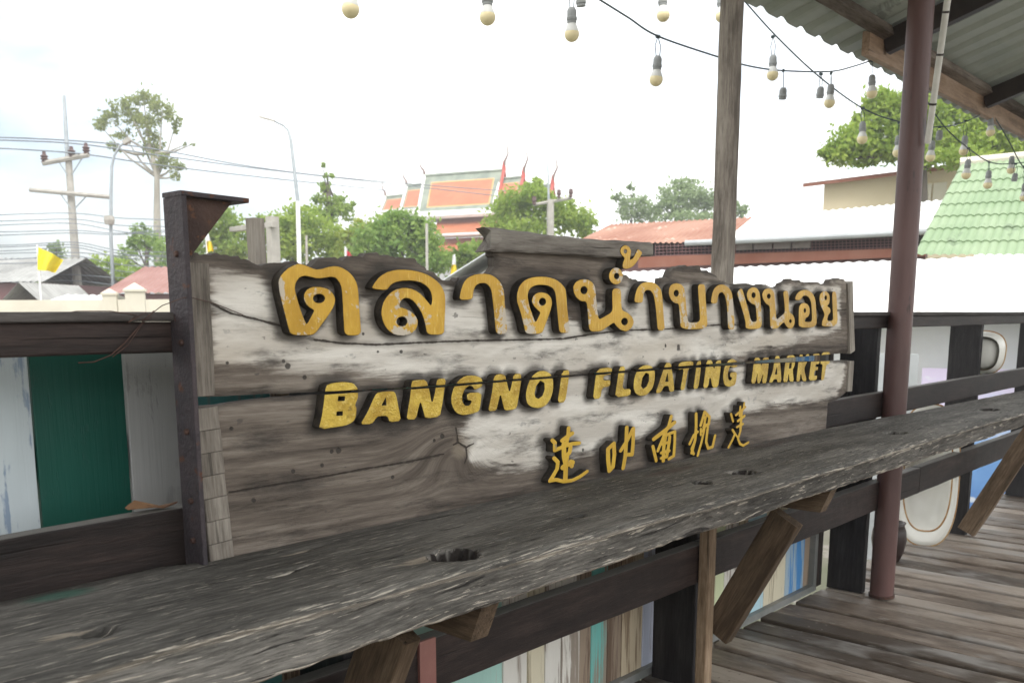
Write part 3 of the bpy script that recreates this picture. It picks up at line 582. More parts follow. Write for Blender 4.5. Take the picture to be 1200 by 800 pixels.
sg = thing('carved_sign', 'long weathered two board sign with raised gold Thai, English and Chinese lettering', 'sign', (2.2, YB, .8))
for g_ in GLY:
    res = .0014 if g_.kind == 'thai' else .0011
    X_ = np.arange(g_.lo[0], g_.hi[0], res); Z_ = np.arange(g_.lo[1], g_.hi[1], res)
    P = np.stack(np.meshgrid(X_, Z_, indexing='ij'), -1).reshape(-1, 2); F_ = glyph_sd(g_, P).reshape(len(X_), len(Z_)); F_[F_ == 0] = 1e-6
    cu = bpy.data.curves.new('letter', 'CURVE'); cu.dimensions = '2D'; cu.fill_mode = 'BOTH'
    for lp in contours(F_, X_, Z_):
        q = simplify(lp, .0003)
        if len(q) < 4: continue
        sp = cu.splines.new('POLY'); sp.points.add(len(q) - 1); sp.use_cyclic_u = True
        for pt, (a, b) in zip(sp.points, q): pt.co = (a, b, 0, 1)
    half = (YB - YL + .001) / 2; cu.bevel_depth = .0016 if g_.kind != 'hanzi' else .001; cu.bevel_resolution = 1; cu.offset = -cu.bevel_depth; cu.extrude = half - cu.bevel_depth
    oc = bpy.data.objects.new('letter_curve', cu); COL.objects.link(oc)
    dg = bpy.context.evaluated_depsgraph_get(); me = bpy.data.meshes.new_from_object(oc.evaluated_get(dg)); bpy.data.objects.remove(oc); bpy.data.curves.remove(cu)
    me.materials.clear(); me.materials.append(M['gold' + g_.kind]); me.materials.append(M['letterside'])
    co = np.empty(len(me.vertices) * 3); me.vertices.foreach_get('co', co); co = co.reshape(-1, 3)
    o0 = np.array(sg.location); new = np.stack([co[:, 0] - o0[0], (YL + half - co[:, 2]) - o0[1], co[:, 1] - o0[2]], -1)
    me.vertices.foreach_set('co', new.ravel())
    bm = bmesh.new(); bm.from_mesh(me); bmesh.ops.remove_doubles(bm, verts=bm.verts, dist=1e-5); bmesh.ops.recalc_face_normals(bm, faces=bm.faces[:])
    fa_ = sum(f_.calc_area() for f_ in bm.faces if f_.normal.y < -.9); ea_ = float((F_ < 0).sum()) * res * res
    if fa_ < .6 * ea_ or fa_ > 1.25 * ea_: print('GLYPH AREA', len(sg.children), fa_, ea_)
    for f_ in bm.faces: f_.material_index = 0 if f_.normal.y < -.45 else 1
    bm.to_mesh(me); bm.free()
    o = bpy.data.objects.new('letter' if g_.kind != 'hanzi' else 'character', me); COL.objects.link(o); o.parent = sg

# boards, from traced outlines
UP_TOP = [(217,307),(222,299),(227,293),(243,295),(262,298),(283,301),(313,308),(330,310),(350,309),(367,312),(380,305),(400,303),(420,300),(433,298),(447,302),(463,299),(480,303),(493,308),(502,315),(520,325),(537,327),(555,323),(577,320),(582,310),(580,297),(583,286),(640,284),(700,288),(728,290),(729,300),(731,318),(745,329),(760,330),(774,338),(776,332),(777,326),(786,326),(788,320),(792,313),(806,311),(820,313),(828,318),(836,320),(843,327),(850,332),(862,334),(873,332),(888,333),(901,335),(913,337),(919,332),(927,328),(934,329),(947,331),(957,330),(963,332),(972,333),(974,329),(981,327),(989,327),(993,330)]
UP = UP_TOP + [(996, 413.2)] + [p for p in GT[::-1] if 232 < p[0] < 995] + [(228, 465.6)]
LO = [(228.5, 476.5)] + [p for p in GB if 232 < p[0] < 995] + [(996, 422), (994, 459), (985, 467), (971, 473), (969, 503), (966, 520), (640, 600), (300, 700), (247, 690), (240, 600)]
UPL = [(248,322),(300,325),(330,345),(420,345),(520,342),(560,346),(600,370),(680,380),(706,352),(735,336),(850,337),(985,334),(985,385),(930,402),(850,419),(870,424),(680,441),(500,453),(470,441),(380,431),(300,427),(252,424)]
LOL = [(540,452),(680,439),(990,420),(990,440),(980,466),(950,470),(905,475),(876,482),(852,488),(805,497),(761,507),(711,523),(672,531),(640,545),(585,548),(552,540),(545,520),(535,508),(548,490),(540,470)]
HOLEP = [(337,429,7),(357,442,6),(426,391,4),(332,423,4),(266,425,4),(443,412,3),(470,412,4),(683,527,4),(396,528,7),(388,529,5),(377,545,5),(343,552,5),(297,586,5),(460,559,5),(271,502,5),(518,511,6),(509,516,5),(700,365,4),(795,407,6),(780,405,4),(655,356,4),(620,470,3)]
CRU = [[(222,346),(245,354),(270,367),(300,374),(330,382),(350,391)], [(368,398),(400,402),(440,404),(500,401),(560,399),(620,398),(660,397),(690,392),(730,387),(775,386),(800,384),(850,380),(880,381)], [(960,366),(998,362)]]
CRL = [[(268,577),(310,570),(370,560),(430,549),(480,541),(520,532)], [(534,501),(537,518),(546,524),(547,535),(543,546)], [(537,518),(530,522)], [(546,524),(556,519)]]
def resample(poly, st):
    out = []
    for i in range(len(poly)):
        a, b = np.array(poly[i]), np.array(poly[(i + 1) % len(poly)]); n = max(1, int(np.linalg.norm(b - a) / st)); out += [a + (b - a) * k / n for k in range(n)]
    return np.array(out)
def board(name, outline, light, cracks, seed, rough_top, thick, m):
    B = resample([onB(p) for p in outline], .0045); top = len([0 for p in outline if p in UP_TOP]) if rough_top else 0
    topz = {}
    J = np.array([(noise.noise_vector(Vector((p[0] * 26 + seed, p[1] * 26, 1))) + noise.noise_vector(Vector((p[0] * 90 + seed, p[1] * 90, 1))) * .7)[:2] for p in B])
    amp = np.full(len(B), .0012)
    if rough_top:
        gz = np.array([onB(p) for p in GT]); amp = np.where(B[:, 1] - np.interp(B[:, 0], gz[:, 0], gz[:, 1]) > .14, .0075, .0010)
    B = B + J * amp[:, None]
    lo, hi = B.min(0), B.max(0); r = .0075
    GX, GZ_ = np.arange(lo[0], hi[0], r), np.arange(lo[1], hi[1], r); P = np.stack(np.meshgrid(GX, GZ_, indexing='ij'), -1).reshape(-1, 2) + rng.uniform(-.001, .001, (len(GX) * len(GZ_), 2))
    CP = np.vstack([resample([onB(p) for p in l], .004)[:int(len(resample([onB(p) for p in l], .004)) * .5)] for l in cracks]); HP = np.array([onB((a + w_ * .6 * f_ * math.cos(t_), b + w_ * .6 * f_ * math.sin(t_))) for a, b, w_ in HOLEP for f_ in (.02, .55, 1.0, 1.6) for t_ in np.arange(0, 6.2, .7)])
    P = np.vstack([P, CP, HP, np.array([onB((541, 523))])]); P = P[poly_sd(P, B) < -.004]
    nb = len(B); allp = np.vstack([B, P])
    vv, ee, ff, *_ = geometry.delaunay_2d_cdt([Vector(p) for p in allp], [], [list(range(nb))], 1, 1e-7)
    Q = np.array([tuple(p) for p in vv]); nq = len(Q)
    dB = -poly_sd(Q, B)
    paint = -poly_sd(Q, np.array([onB(p) for p in light]))
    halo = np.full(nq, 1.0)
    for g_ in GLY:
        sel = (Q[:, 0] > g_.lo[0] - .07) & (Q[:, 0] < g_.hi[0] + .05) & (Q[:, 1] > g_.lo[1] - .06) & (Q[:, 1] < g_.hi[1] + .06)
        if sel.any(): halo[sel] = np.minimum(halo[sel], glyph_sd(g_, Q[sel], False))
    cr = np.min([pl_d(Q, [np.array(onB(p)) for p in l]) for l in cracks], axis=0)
    hole = np.full(nq, 1.0)
    for px, py, w_ in HOLEP:
        a = np.array(onB((px, py))); b = np.array(onB((px, py + w_ * .6))); hole = np.minimum(hole, np.linalg.norm(Q - a, axis=1) / np.linalg.norm(a - b))
    y = np.array([YB + noise.noise(Vector((q[0] * 3, q[1] * 14, seed))) * .0022 + noise.noise(Vector((q[0] * 9, q[1] * 60, seed + 3))) * .0009 for q in Q])
    y += .006 * np.exp(-dB / .004)
    kx = onB((541, 523)); kd = np.hypot((Q[:, 0] - kx[0]) / 1.25, Q[:, 1] - kx[1])
    front = [(q[0], yy, q[1]) for q, yy in zip(Q, y)]
    # grain swirls round the knot
    sw = np.exp(-(np.hypot((Q[:, 0] - kx[0] + .03) / 1.5, Q[:, 1] - kx[1]) / .075) ** 2) if 'lower' in name else np.zeros(nq)
    gz = Q[:, 1] + sw * .05 * np.sign(Q[:, 1] - kx[1]) * 0
    ga = Q[:, 0] * 1.0; gb = Q[:, 1] * (1 - .09 * sw) + .09 * sw * (kd * 1.0) + (Q[:, 0] - lo[0]) * (.02 if rough_top else .03)
    mb = MB(); mb.add(front, [tuple(f) for f in ff], 0, [(a + seed, b, .3) for a, b in zip(ga, gb)])
    k0 = nq
    back = [(p[0], YB + thick, p[1]) for p in B]; mb.add(back, [], 0, [(p[0] + seed, p[1] + .03, 0) for p in B])
    mb.f += [(i, (i + 1) % nb, k0 + (i + 1) % nb, k0 + i) for i in range(nb)] + [tuple(k0 + i for i in range(nb))]; mb.mi += [0] * (nb + 1)
    ext = lambda a, d: np.concatenate([a, np.full(nb, d)])
    return mb.build(name, m, sg, False, {'paint': ext(paint, -.1), 'halo': ext(halo, .01), 'crk': ext(cr, 1), 'hole': ext(hole, 9), 'rim': ext(dB, 0), 'knot': ext(kd if 'lower' in name else np.full(nq, 9.0), 9)})
g = G('sign_board_wood'); v = g.attr('gr')
big = g.noise(g.map(v, (1.0, 7, 7)), 1.7, 5, .6, .5); fine = g.noise(g.map(v, (5, 75, 75)), 1, 6, .7, .3); hair = g.noise(g.map(v, (18, 300, 300)), 1, 4, .65)
rings = g.noise(g.map(v, (.7, 42, 42)), 1, 3, .5, .2)
f = g.math('ADD', g.math('MULTIPLY', big, .35), g.math('ADD', g.math('MULTIPLY', fine, .25), g.math('ADD', g.math('MULTIPLY', hair, .12), g.math('MULTIPLY', rings, .28))))
w0 = g.ramp(f, [(.40, (.052, .041, .033)), (.5, (.142, .116, .095)), (.60, (.27, .234, .197))])
vo = g.obj(); p = g.attr('paint', 'Fac'); blot = g.noise(g.map(vo, (3, 1, 14), (2, 5, 1)), 1.6, 6, .65)
pf = g.math('ADD', g.math('MULTIPLY', p, 26), g.math('ADD', g.math('MULTIPLY', g.math('SUBTRACT', blot, .5), 1.5), g.math('MULTIPLY', g.math('SUBTRACT', fine, .5), 2.0)))
pm = g.step(pf, -.35, .4)
wash = g.mix(g.step(g.noise(g.map(vo, (1.5, 1, 8), (9, 1, 1)), 1.8, 6, .62), .38, .66), (.54, .50, .445), (.76, .725, .665))
wash = g.mix(g.math('MULTIPLY', g.step(fine, .54, .68), .25), wash, (.36, .315, .265))
flake = g.step(g.noise(g.map(vo, (9, 1, 22), (3, 3, 3)), 1.5, 6, .7, .5), .62, .66); wash = g.mix(g.math('MULTIPLY', flake, .55), wash, (.30, .295, .28))
warm = g.step(g.noise(g.map(vo, (2, 1, 4), (6, 6, 6)), 1.4, 3, .5), .52, .72); wash = g.mix(g.math('MULTIPLY', warm, .35), wash, (.50, .43, .34))
c = g.mix(g.math('MULTIPLY', pm, .93), w0, wash)
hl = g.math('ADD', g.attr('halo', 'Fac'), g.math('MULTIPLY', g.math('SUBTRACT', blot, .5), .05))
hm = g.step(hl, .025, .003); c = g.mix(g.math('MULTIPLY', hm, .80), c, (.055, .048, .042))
kn = g.attr('knot', 'Fac'); c = g.mix(g.math('MULTIPLY', g.step(kn, .035, .015), .5), c, (.30, .25, .19))
rm = g.step(g.math('ADD', g.attr('rim', 'Fac'), g.math('MULTIPLY', g.math('SUBTRACT', blot, .5), .03)), .012, .001); c = g.mix(g.math('MULTIPLY', rm, .7), c, (.085, .072, .062))
ck = g.math('ADD', g.attr('crk', 'Fac'), g.math('MULTIPLY', g.math('SUBTRACT', g.noise(g.map(v, (25, 25, 25)), 2, 4, .6), .5), .006)); cm = g.step(ck, .0026, .0010); c = g.mix(g.math('MULTIPLY', cm, .93), c, (.02, .015, .012))
cs = g.step(ck, .012, .001); c = g.mix(g.math('MULTIPLY', cs, .35), c, (.07, .055, .045))
hn = g.step(g.math('ADD', g.attr('hole', 'Fac'), g.math('MULTIPLY', g.math('SUBTRACT', blot, .5), 1.2)), 1.0, .7); c = g.mix(g.math('MULTIPLY', hn, .85), c, (.035, .030, .027))
sp = g.step(g.noise(g.map(v, (14, 30, 30), (1, 8, 2)), 2.0, 3, .5), .68, .72); c = g.mix(g.math('MULTIPLY', sp, .6), c, (.06, .055, .05))
fcr = g.step(g.noise(g.map(v, (1.1, 55, 55), (4, 4, 4)), 1, 4, .55, .3), .31, .25); c = g.mix(g.math('MULTIPLY', fcr, .55), c, (.035, .028, .023))
h = g.math('SUBTRACT', g.math('ADD', g.math('MULTIPLY', fine, .7), g.math('MULTIPLY', hair, .35)), g.math('ADD', g.math('MULTIPLY', cm, 2.5), g.math('ADD', g.math('MULTIPLY', hn, 1.2), fcr)))
M['board'] = g.done(c, .8, 0, g.bump(h, .6, .004), .3)
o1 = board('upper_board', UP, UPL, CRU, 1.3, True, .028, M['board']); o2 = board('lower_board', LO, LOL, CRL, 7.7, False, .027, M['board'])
smooth_by_angle(o1, 35); smooth_by_angle(o2, 35)
M['cleat'] = wood('cleat_wood', (.085, .072, .06), (.20, .175, .148), (.32, .29, .25), .8, .5, blot=.5)
def cleat(pts, dy, th, m=None):
    q = [np.array(onB(p, YB - dy)) for p in pts]; a, b = (q[0] + q[1]) / 2, (q[2] + q[3]) / 2; w_ = (np.linalg.norm(q[1] - q[0]) + np.linalg.norm(q[2] - q[3])) / 2
    mb = MB(); mb.plank((a[0], YB - dy + th / 2, a[1]), (b[0], YB - dy + th / 2, b[1]), (0, 1, 0), w_, th, .0014, 16, .002); mb.build('end_cleat', m or M['cleat'], o1 if pts[0][1] < 420 else o2)
cleat([(218, 309), (245, 307), (253, 463), (226, 465)], .006, .02)
rows = np.linspace(478, 662, 8)
for i in range(7):
    y0, y1 = rows[i] + .4, rows[i + 1] - .4; xa, xb = 228 + (y0 - 478) * .105, 228 + (y1 - 478) * .105
    cleat([(xa, y0), (xa + 28, y0 - 1), (xb + 28, y1 - 1), (xb, y1)], .006 + random.uniform(-.001, .0015), .02)
cleat([(993.5, 331), (999.5, 331), (1002, 412), (996.5, 413)], .008, .03); cleat([(996, 423), (1001.5, 422.5), (998.5, 458), (993.5, 459)], .008, .03)
# crest moulding along the top
q = [np.array(onB(p, YB - .036)) for p in ((586, 270.5), (586, 293), (768, 285.5), (768, 297))]
cp0, cp1 = [(580, 280), (769, 292)]
a, b = np.array(onB(cp0, YB - .03)), np.array(onB(cp1, YB - .03)); wA = np.array(onB((620, 270), YB - .036)) - np.array(onB((620, 296), YB - .036))
mb = MB(); npt = 40; prof = [(-.016, -.5), (-.021, -.40), (-.020, .10), (-.019, .38), (-.010, .5), (.024, .46), (.025, .10), (.026, -.5)]; vs = []; gr = []
TOPL = [(578, 265.5), (590, 266.5), (640, 273.5), (690, 279), (730, 281.5), (769, 284)]; BOTL = [(579, 294.5), (600, 294.5), (640, 297), (690, 300), (730, 302), (769, 300)]
for i in range(npt + 1):
    x = 578 + (769 - 578) * i / npt; t_ = np.interp(x, *zip(*TOPL)); b_2 = np.interp(x, *zip(*BOTL))
    jag = 0
    T_, B_ = np.array(onB((x, t_), YB - .03)), np.array(onB((x, b_2), YB - .03)); mid = (T_ + B_) / 2; hh = T_[1] - B_[1]
    for k, (dy, hz) in enumerate(prof):
        ex = 0
        if i == 0: ex = {2: .036, 6: .030, 0: .008, 1: .004, 3: .004, 4: -.006}.get(k, 0) + random.uniform(-.003, .003)
        if i == 1 and k in (2, 6): ex = .022
        n_ = noise.noise(Vector((x * .06, k * 3.1, 2))) * .003
        vs.append((mid[0] + ex, YB + dy + n_, mid[1] + hz * hh + n_)); gr.append((mid[0] + 20, mid[1] + hz * hh, dy))
m_ = len(prof); fs = [(i * m_ + k, i * m_ + (k + 1) % m_, (i + 1) * m_ + (k + 1) % m_, (i + 1) * m_ + k) for i in range(npt) for k in range(m_)] + [tuple(range(m_)), tuple(npt * m_ + k for k in range(m_))[::-1]]
M['crest'] = wood('crest_wood', (.055, .047, .040), (.15, .132, .115), (.25, .23, .20), .82, .6, blot=.8)
mb.add(vs, fs, 0, gr); mb.build('crest_moulding', M['crest'], sg)

# ---------------------------------------------------------------- rusty steel end post of the sign
sp_ = thing('steel_sign_post', 'dark rusty steel post with triangular gusset bracing the left end of the sign', 'post', (.82, 1.47, .74))
mb = MB(); mb.plank((.822, 1.473, .70), (.819, 1.473, 1.436), (0, 1, 0), .009, .062, .0006, 16, .003)
web = mb.build('web', M['rust'], sp_)
mb = MB(); mb.plank((.8145, 1.473, 1.4405), (.940, 1.473, 1.4385), (0, 0, 1), .062, .008, .0006, 6, .0025); mb.build('top_flange', M['rust'], sp_)
mb = MB()
tri = [(.8245, 1.4355), (.916, 1.4345), (.8245, 1.330)]; vs = [(x, y, z) for y in (1.458, 1.464) for x, z in tri]
mb.add(vs, [(0, 1, 2), (3, 5, 4), (0, 3, 4, 1), (1, 4, 5, 2), (2, 5, 3, 0)]); mb.build('gusset', M['rustface'], sp_)
for z in (1.345, 1.20, 1.05, .93, .86):
    mb = MB(); mb.lathe([(0, -.003), (.0055, -.003), (.0055, .0), (.004, .003), (0, .003)], (0, 0, 0), 10, 0, Matrix.Rotation(R(-90), 3, 'Y')); mb.v = [(x + .8135, y + 1.468, zz + z) for x, y, zz in mb.v]; mb.build('bolt', M['bolt'], web)

# ---------------------------------------------------------------- posts and roof
pp = thing('steel_pipe_post', 'maroon painted round steel pipe post standing on the deck right of the sign', 'post', (4.121, 1.462, 0))
mb = MB(); mb.tube([(4.121, 1.462, z) for z in np.linspace(0, 2.70, 12)], .051, 28); o = mb.build('pipe', M['pipe'], pp); smooth_by_angle(o)
mb = MB(); mb.tube([(4.121, 1.462, .0), (4.121, 1.462, .012)], .0555, 24); mb.build('base_collar', M['bolt'], pp)
a, b = onY(1087, 168, 1.39), onY(1111, -4, 1.30); d = (b - a) / np.linalg.norm(b - a)
cn = thing('conduit_pipe', 'thin white plastic conduit strapped up beside the maroon pipe post', 'conduit', a)
mb = MB(); mb.tube([a, a + (b - a) * .35, a + (b - a) * .7, b + d * .5], .0125, 14); smooth_by_angle(mb.build('tube', M['pvc'], cn))
mb = MB()
for t in (.28, .62, .9): q = a + (b - a) * t; mb.tube([q - d * .004, q + d * .004], .0138, 14)
mb.build('strap', M['rafter'], cn)
wp = onY(852, 100, 1.84)
tp, bt = onY(855, 0, 1.84), onY(843, 320, 1.84)
tag((lambda m_: (m_.plank((tp[0] + .02, 1.84, -1.3), (tp[0] + .02, 1.84, 2.55), (0, 1, 0), .052, .072, .003, 60, .004), m_.build('wooden_roof_post', M['grey']))[1])(MB()), 'slim grey wooden post rising behind the sign to the roof', 'post')
rf = thing('porch_roof', 'corrugated metal porch roof with timber purlins and dark rafters overhead', 'roof', (4, 1.8, 2.5))
SLP = .30; RZ = lambda y: 2.515 + SLP * (2.03 - y)
mb = MB(); corr(mb, (-3, -.55, RZ(-.55)), (14, -.55, RZ(-.55)), (14, 2.03, RZ(2.03)), (-3, 2.03, RZ(2.03)), .19, .022, 14, 'trap'); mb.build('roof_sheet', M['sheet'], rf)
for k, xx in enumerate((-1.7, -.1, 1.5, 3.09, 4.69, 6.28, 7.87, 9.5, 11)):
    mb = MB(); y0 = 1.815; mb.plank((xx, y0, RZ(y0) - .078), (xx, -.5, RZ(-.5) - .078), (0, 0, 1), .05, .10, .0006, 6, .003); mb.build('rafter', M['rafter'], rf)
mb = MB(); mb.plank((4.50, 1.835, 2.470), (12, 1.835, 2.470), (0, 0, 1), .035, .105, .001, 30, .003); mb.build('eave_beam', M['beam'], rf)
xr = [-3, -1.7, -.1, 1.5, 3.09, 4.69, 6.28, 7.87, 9.5, 11]
for a_, b2_ in zip(xr[:-1], xr[1:]):
    for y_ in (1.80, .9, 0.0):
        mb = MB(); mb.plank((a_ + .029, y_, RZ(y_) - .041), (b2_ - .029, y_, RZ(y_) - .041), (0, .3, 1), .055, .045, .002, 16, .004); mb.build('purlin', M['purlin'], rf)

# ---------------------------------------------------------------- festoon lights
M['wire'] = mat('black_green_wire', (.05, .075, .085), (.035, .05, .055), 6, .5)
M['socket'] = mat('grey_socket', (.31, .32, .32), (.25, .26, .26), 8, .6)
M['ledbase'] = mat('white_bulb_base', (.72, .72, .70), (.62, .62, .6), 8, .4)
M['dome'] = mat('cream_bulb_dome', (.80, .70, .44), (.80, .69, .42), 3, .3)
def spline(pts, n=10):
    P = [np.array(W(*p)) for p in pts]; out = []
    for i in range(len(P) - 1):
        p0, p1, p2, p3 = P[max(i - 1, 0)], P[i], P[i + 1], P[min(i + 2, len(P) - 1)]
        for k in range(n):
            t = k / n; out.append(.5 * ((2 * p1) + (-p0 + p2) * t + (2 * p0 - 5 * p1 + 4 * p2 - p3) * t * t + (-p0 + 3 * p1 - 3 * p2 + p3) * t ** 3))
    return out + [P[-1]]
WIRES = [('festoon wire sagging from upper left past the wooden post to the roof beam', [(690, -8, 3.2), (735, 20, 3.45), (772, 43, 3.6), (845, 68, 3.95), (880, 78, 4.15), (918, 83, 4.3), (972, 84, 4.5), (1000, 78, 4.6), (1030, 68, 4.66)]),
         ('festoon wire slanting down from the wooden post behind the maroon pipe', [(866, -6, 4.0), (910, 43, 4.25), (960, 90, 4.5), (1011, 127, 4.8), (1055, 143, 5.0), (1100, 149, 5.2), (1133, 142, 5.5), (1160, 128, 5.75)]),
         ('festoon wire drooping from the pipe conduit across the green roof', [(1087, 120, 4.9), (1108, 150, 5.1), (1135, 174, 5.4), (1160, 190, 5.8), (1185, 192, 6.1), (1215, 188, 6.3)]),
         ('short festoon wire falling at the far right edge in front of green roof', [(1160, 128, 5.76), (1182, 165, 5.9), (1194, 188, 5.95), (1210, 212, 6.0)]),
         ('festoon wire running high above the sign along the roof edge', [(-900, -330, 1.5), (-300, -160, 1.8), (100, -80, 2.15), (300, -55, 2.4), (415, -48, 2.7), (571, -40, 3.0), (670, -30, 3.28), (776, -34, 3.7), (866, -8, 4.0)])]
for lab, pts in WIRES:
    mb = MB(); mb.tube(spline(pts), .0034, 6); tag(mb.build('festoon_wire', M['wire'], None, True), lab, 'wire', 'festoon wires')
BL = [  # px of the wire knot, px of socket top, px of bulb bottom, depth, has bulb, label
 (414, -48, -25, 10, 2.72, 1, 'cream bulb barely in view at the top left of the light string'),
 (571, -40, -12, 38, 3.02, 1, 'large grey socket bulb hanging at the top above the crest of the sign'),
 (670, -30, 9, 53, 3.25, 1, 'cream bulb hanging beside an empty socket above the sign'),
 (680, -30, -10, 15, 3.35, 0, 'empty grey socket touching the bulb above the sign'),
 (776, -34, -8, 29, 3.72, 1, 'cream bulb at the top just left of the wooden post'),
 (771, 43, 66, 105, 3.62, 1, 'cream bulb hanging lowest on the wire left of the wooden post'),
 (845, 0, -6, 22, 3.9, 1, 'cream bulb half hidden behind the grey wooden post'),
 (906, 43, 65, 98, 4.24, 1, 'cream bulb on the slanting wire first right of the wooden post'),
 (918, 83, 103, 118, 4.3, 0, 'empty socket below the bulb right of the wooden post'),
 (962, 87, 102, 117, 4.48, 0, 'empty socket beside a low hanging bulb where two wires cross'),
 (974, 86, 99, 131, 4.55, 1, 'cream bulb beside an empty socket where the two wires cross'),
 (1022, 72, 88, 117, 4.66, 1, 'cream bulb hanging from the end of the roof beam left of pipe'),
 (1011, 127, 143, 172, 4.8, 1, 'cream bulb in front of the right tree, left of the maroon pipe'),
 (1053, 144, 159, 190, 4.95, 1, 'cream bulb partly hidden behind the maroon pipe'),
 (1101, 149, 153, 166, 5.2, 0, 'tilted empty socket just right of the white conduit'),
 (1093, 149, 165, 189, 5.15, 1, 'cream bulb just right of the maroon pipe below a tilted socket'),
 (1131, 142, 159, 182, 5.48, 1, 'cream bulb in front of the tree between pipe and far beam'),
 (1161, 128, 138, 161, 5.76, 1, 'cream bulb hanging under the far end of the roof beam'),
 (1135, 174, 187, 210, 5.45, 1, 'cream bulb at the left edge of the green tiled roof'),
 (1159, 190, 200, 223, 5.8, 1, 'cream bulb lowest in front of the green tiled roof'),
 (1186, 192, 183, 204, 6.05, 1, 'cream bulb high in front of the green roof ridge'),
 (1190, 192, 203, 213, 6.0, 0, 'small empty socket in front of the green tiled roof'),
 (1201, 195, 215, 240, 6.0, 1, 'cream bulb cut off by the right edge of the photo')]
protos = {}
for i, (kx_, ky_, st_, bb_, D_, has, lab) in enumerate(BL):
    top = W(kx_ + (0 if i not in (14,) else 0), st_, D_); t = thing('festoon_bulb' if has else 'empty_bulb_socket', lab, 'light bulb' if has else 'bulb socket', top, 'bulbs and sockets of the festoon lights')
    ang = random.uniform(-.10, .10); t.rotation_euler = (ang if i != 14 else .5, random.uniform(-.1, .1), random.uniform(0, 6))
    if has not in protos:
        L = []
        mb = MB(); mb.lathe([(0, 0), (.011, 0), (.014, -.006), (.0165, -.010), (.0165, -.030), (.0185, -.032), (.0185, -.040), (.0165, -.042), (.0165, -.050), (0, -.050)], (0, 0, 0), 20); L.append(('socket', mb, M['socket']))
        if has:
            mb = MB(); mb.lathe([(0, -.0505), (.0145, -.0505), (.0175, -.058), (.0215, -.068), (.0245, -.077), (0, -.0772)], (0, 0, 0), 20); L.append(('bulb_base', mb, M['ledbase']))
            mb = MB(); mb.lathe([(.0243, -.0775)] + [(.0262 * math.cos(a), -.0855 - .0262 * math.sin(a)) for a in np.linspace(-.25, math.pi / 2 - .05, 10)], (0, 0, 0), 20); L.append(('dome', mb, M['dome']))
        protos[has] = []
        for nm, mb, m in L:
            mb.v = [(x + top[0], y + top[1], z + top[2]) for x, y, z in mb.v]; o = mb.build(nm, m, t, True); smooth_by_angle(o, 35); protos[has].append(o)
    else:
        for o in protos[has]: c_ = o.copy(); COL.objects.link(c_); c_.parent = t
    kn_ = W(kx_, ky_, D_); dz = float(np.linalg.norm(kn_ - top)); rel = Vector(kn_ - top); t_inv = t.rotation_euler.to_matrix().inverted(); rel = t_inv @ rel
    mb = MB()
    for s_ in (-1, 1):
        mb.tube([(s_ * .007 + top[0], top[1], top[2] - .002), (top[0] + rel.x * .5 + s_ * .012, top[1] + rel.y * .5, top[2] + rel.z * .5), (top[0] + rel.x, top[1] + rel.y, top[2] + rel.z)], .0017, 5)
    mb.tube([(top[0] + rel.x - .008, top[1] + rel.y, top[2] + rel.z), (top[0] + rel.x + .008, top[1] + rel.y, top[2] + rel.z)], .007, 6)
    mb.build('lead_wire', M['wire'], t)
# ---------------------------------------------------------------- background, seen across the canal bank
GZ = -1.3
def gnd(x, y, D): p = W(x, y, D); return np.array([p[0], p[1], GZ])
M['conc'] = mat('concrete_pole', (.42, .40, .36), (.34, .32, .29), 3, .85, 0, .2, 20)
M['galv'] = mat('galvanised_steel', (.34, .37, .39), (.28, .31, .33), 3, .5, .3)
M['ins'] = mat('brown_insulator', (.12, .07, .06), (.09, .05, .05), 5, .3)
M['cable'] = mat('grey_cable', (.22, .25, .28), (.17, .19, .21), 2, .6)
M['yellow'] = mat('yellow_cloth', (.80, .66, .02), (.72, .56, .02), 2, .7); M['redcloth'] = mat('red_cloth', (.6, .05, .06), (.5, .04, .05), 2, .7); M['whitecloth'] = mat('white_cloth', (.8, .8, .8), (.75, .75, .75), 2, .7)
M['cream'] = mat('cream_render', (.66, .62, .52), (.58, .54, .45), .8, .85, 0, .1, 8); M['beige'] = mat('beige_wall', (.74, .64, .46), (.70, .60, .42), .5, .8); M['white'] = mat('white_wall', (.78, .79, .79), (.70, .71, .71), .6, .8, 0, .1, 6)
M['rustroof'] = mat('rusty_roof_sheet', (.27, .115, .07), (.36, .19, .13), .6, .7, 0, 0, None, (1, 1, 1), ((.50, .34, .27), 1.2, .6))
M['whiteroof'] = mat('white_roof_sheet', (.78, .79, .78), (.70, .71, .70), .5, .5, 0, 0, None, (1, 1, 1), ((.50, .47, .43), 1.3, .62)); M['greyroof'] = mat('grey_roof', (.36, .36, .35), (.27, .27, .26), .9, .8); M['brownroof'] = mat('red_brown_roof', (.25, .12, .10), (.31, .17, .15), .5, .75)
M['blueroof'] = mat('pale_blue_roof_sheet', (.62, .70, .73), (.52, .60, .64), .6, .5); M['greenroof'] = mat('green_roof_tile', (.20, .285, .16), (.25, .33, .20), .9, .6, 0, 0, None, (1, 1, 1), ((.16, .22, .13), 2.2, .6))
M['fascia'] = mat('red_brown_fascia', (.24, .085, .05), (.28, .12, .08), 1, .7); M['maroonwall'] = mat('maroon_wall', (.19, .10, .10), (.16, .085, .085), .6, .8); M['darkin'] = mat('opening_shade', (.03, .022, .02), (.045, .03, .028), 2, .8)
M['gutter'] = mat('grey_gutter', (.44, .46, .47), (.38, .4, .41), 2, .5)
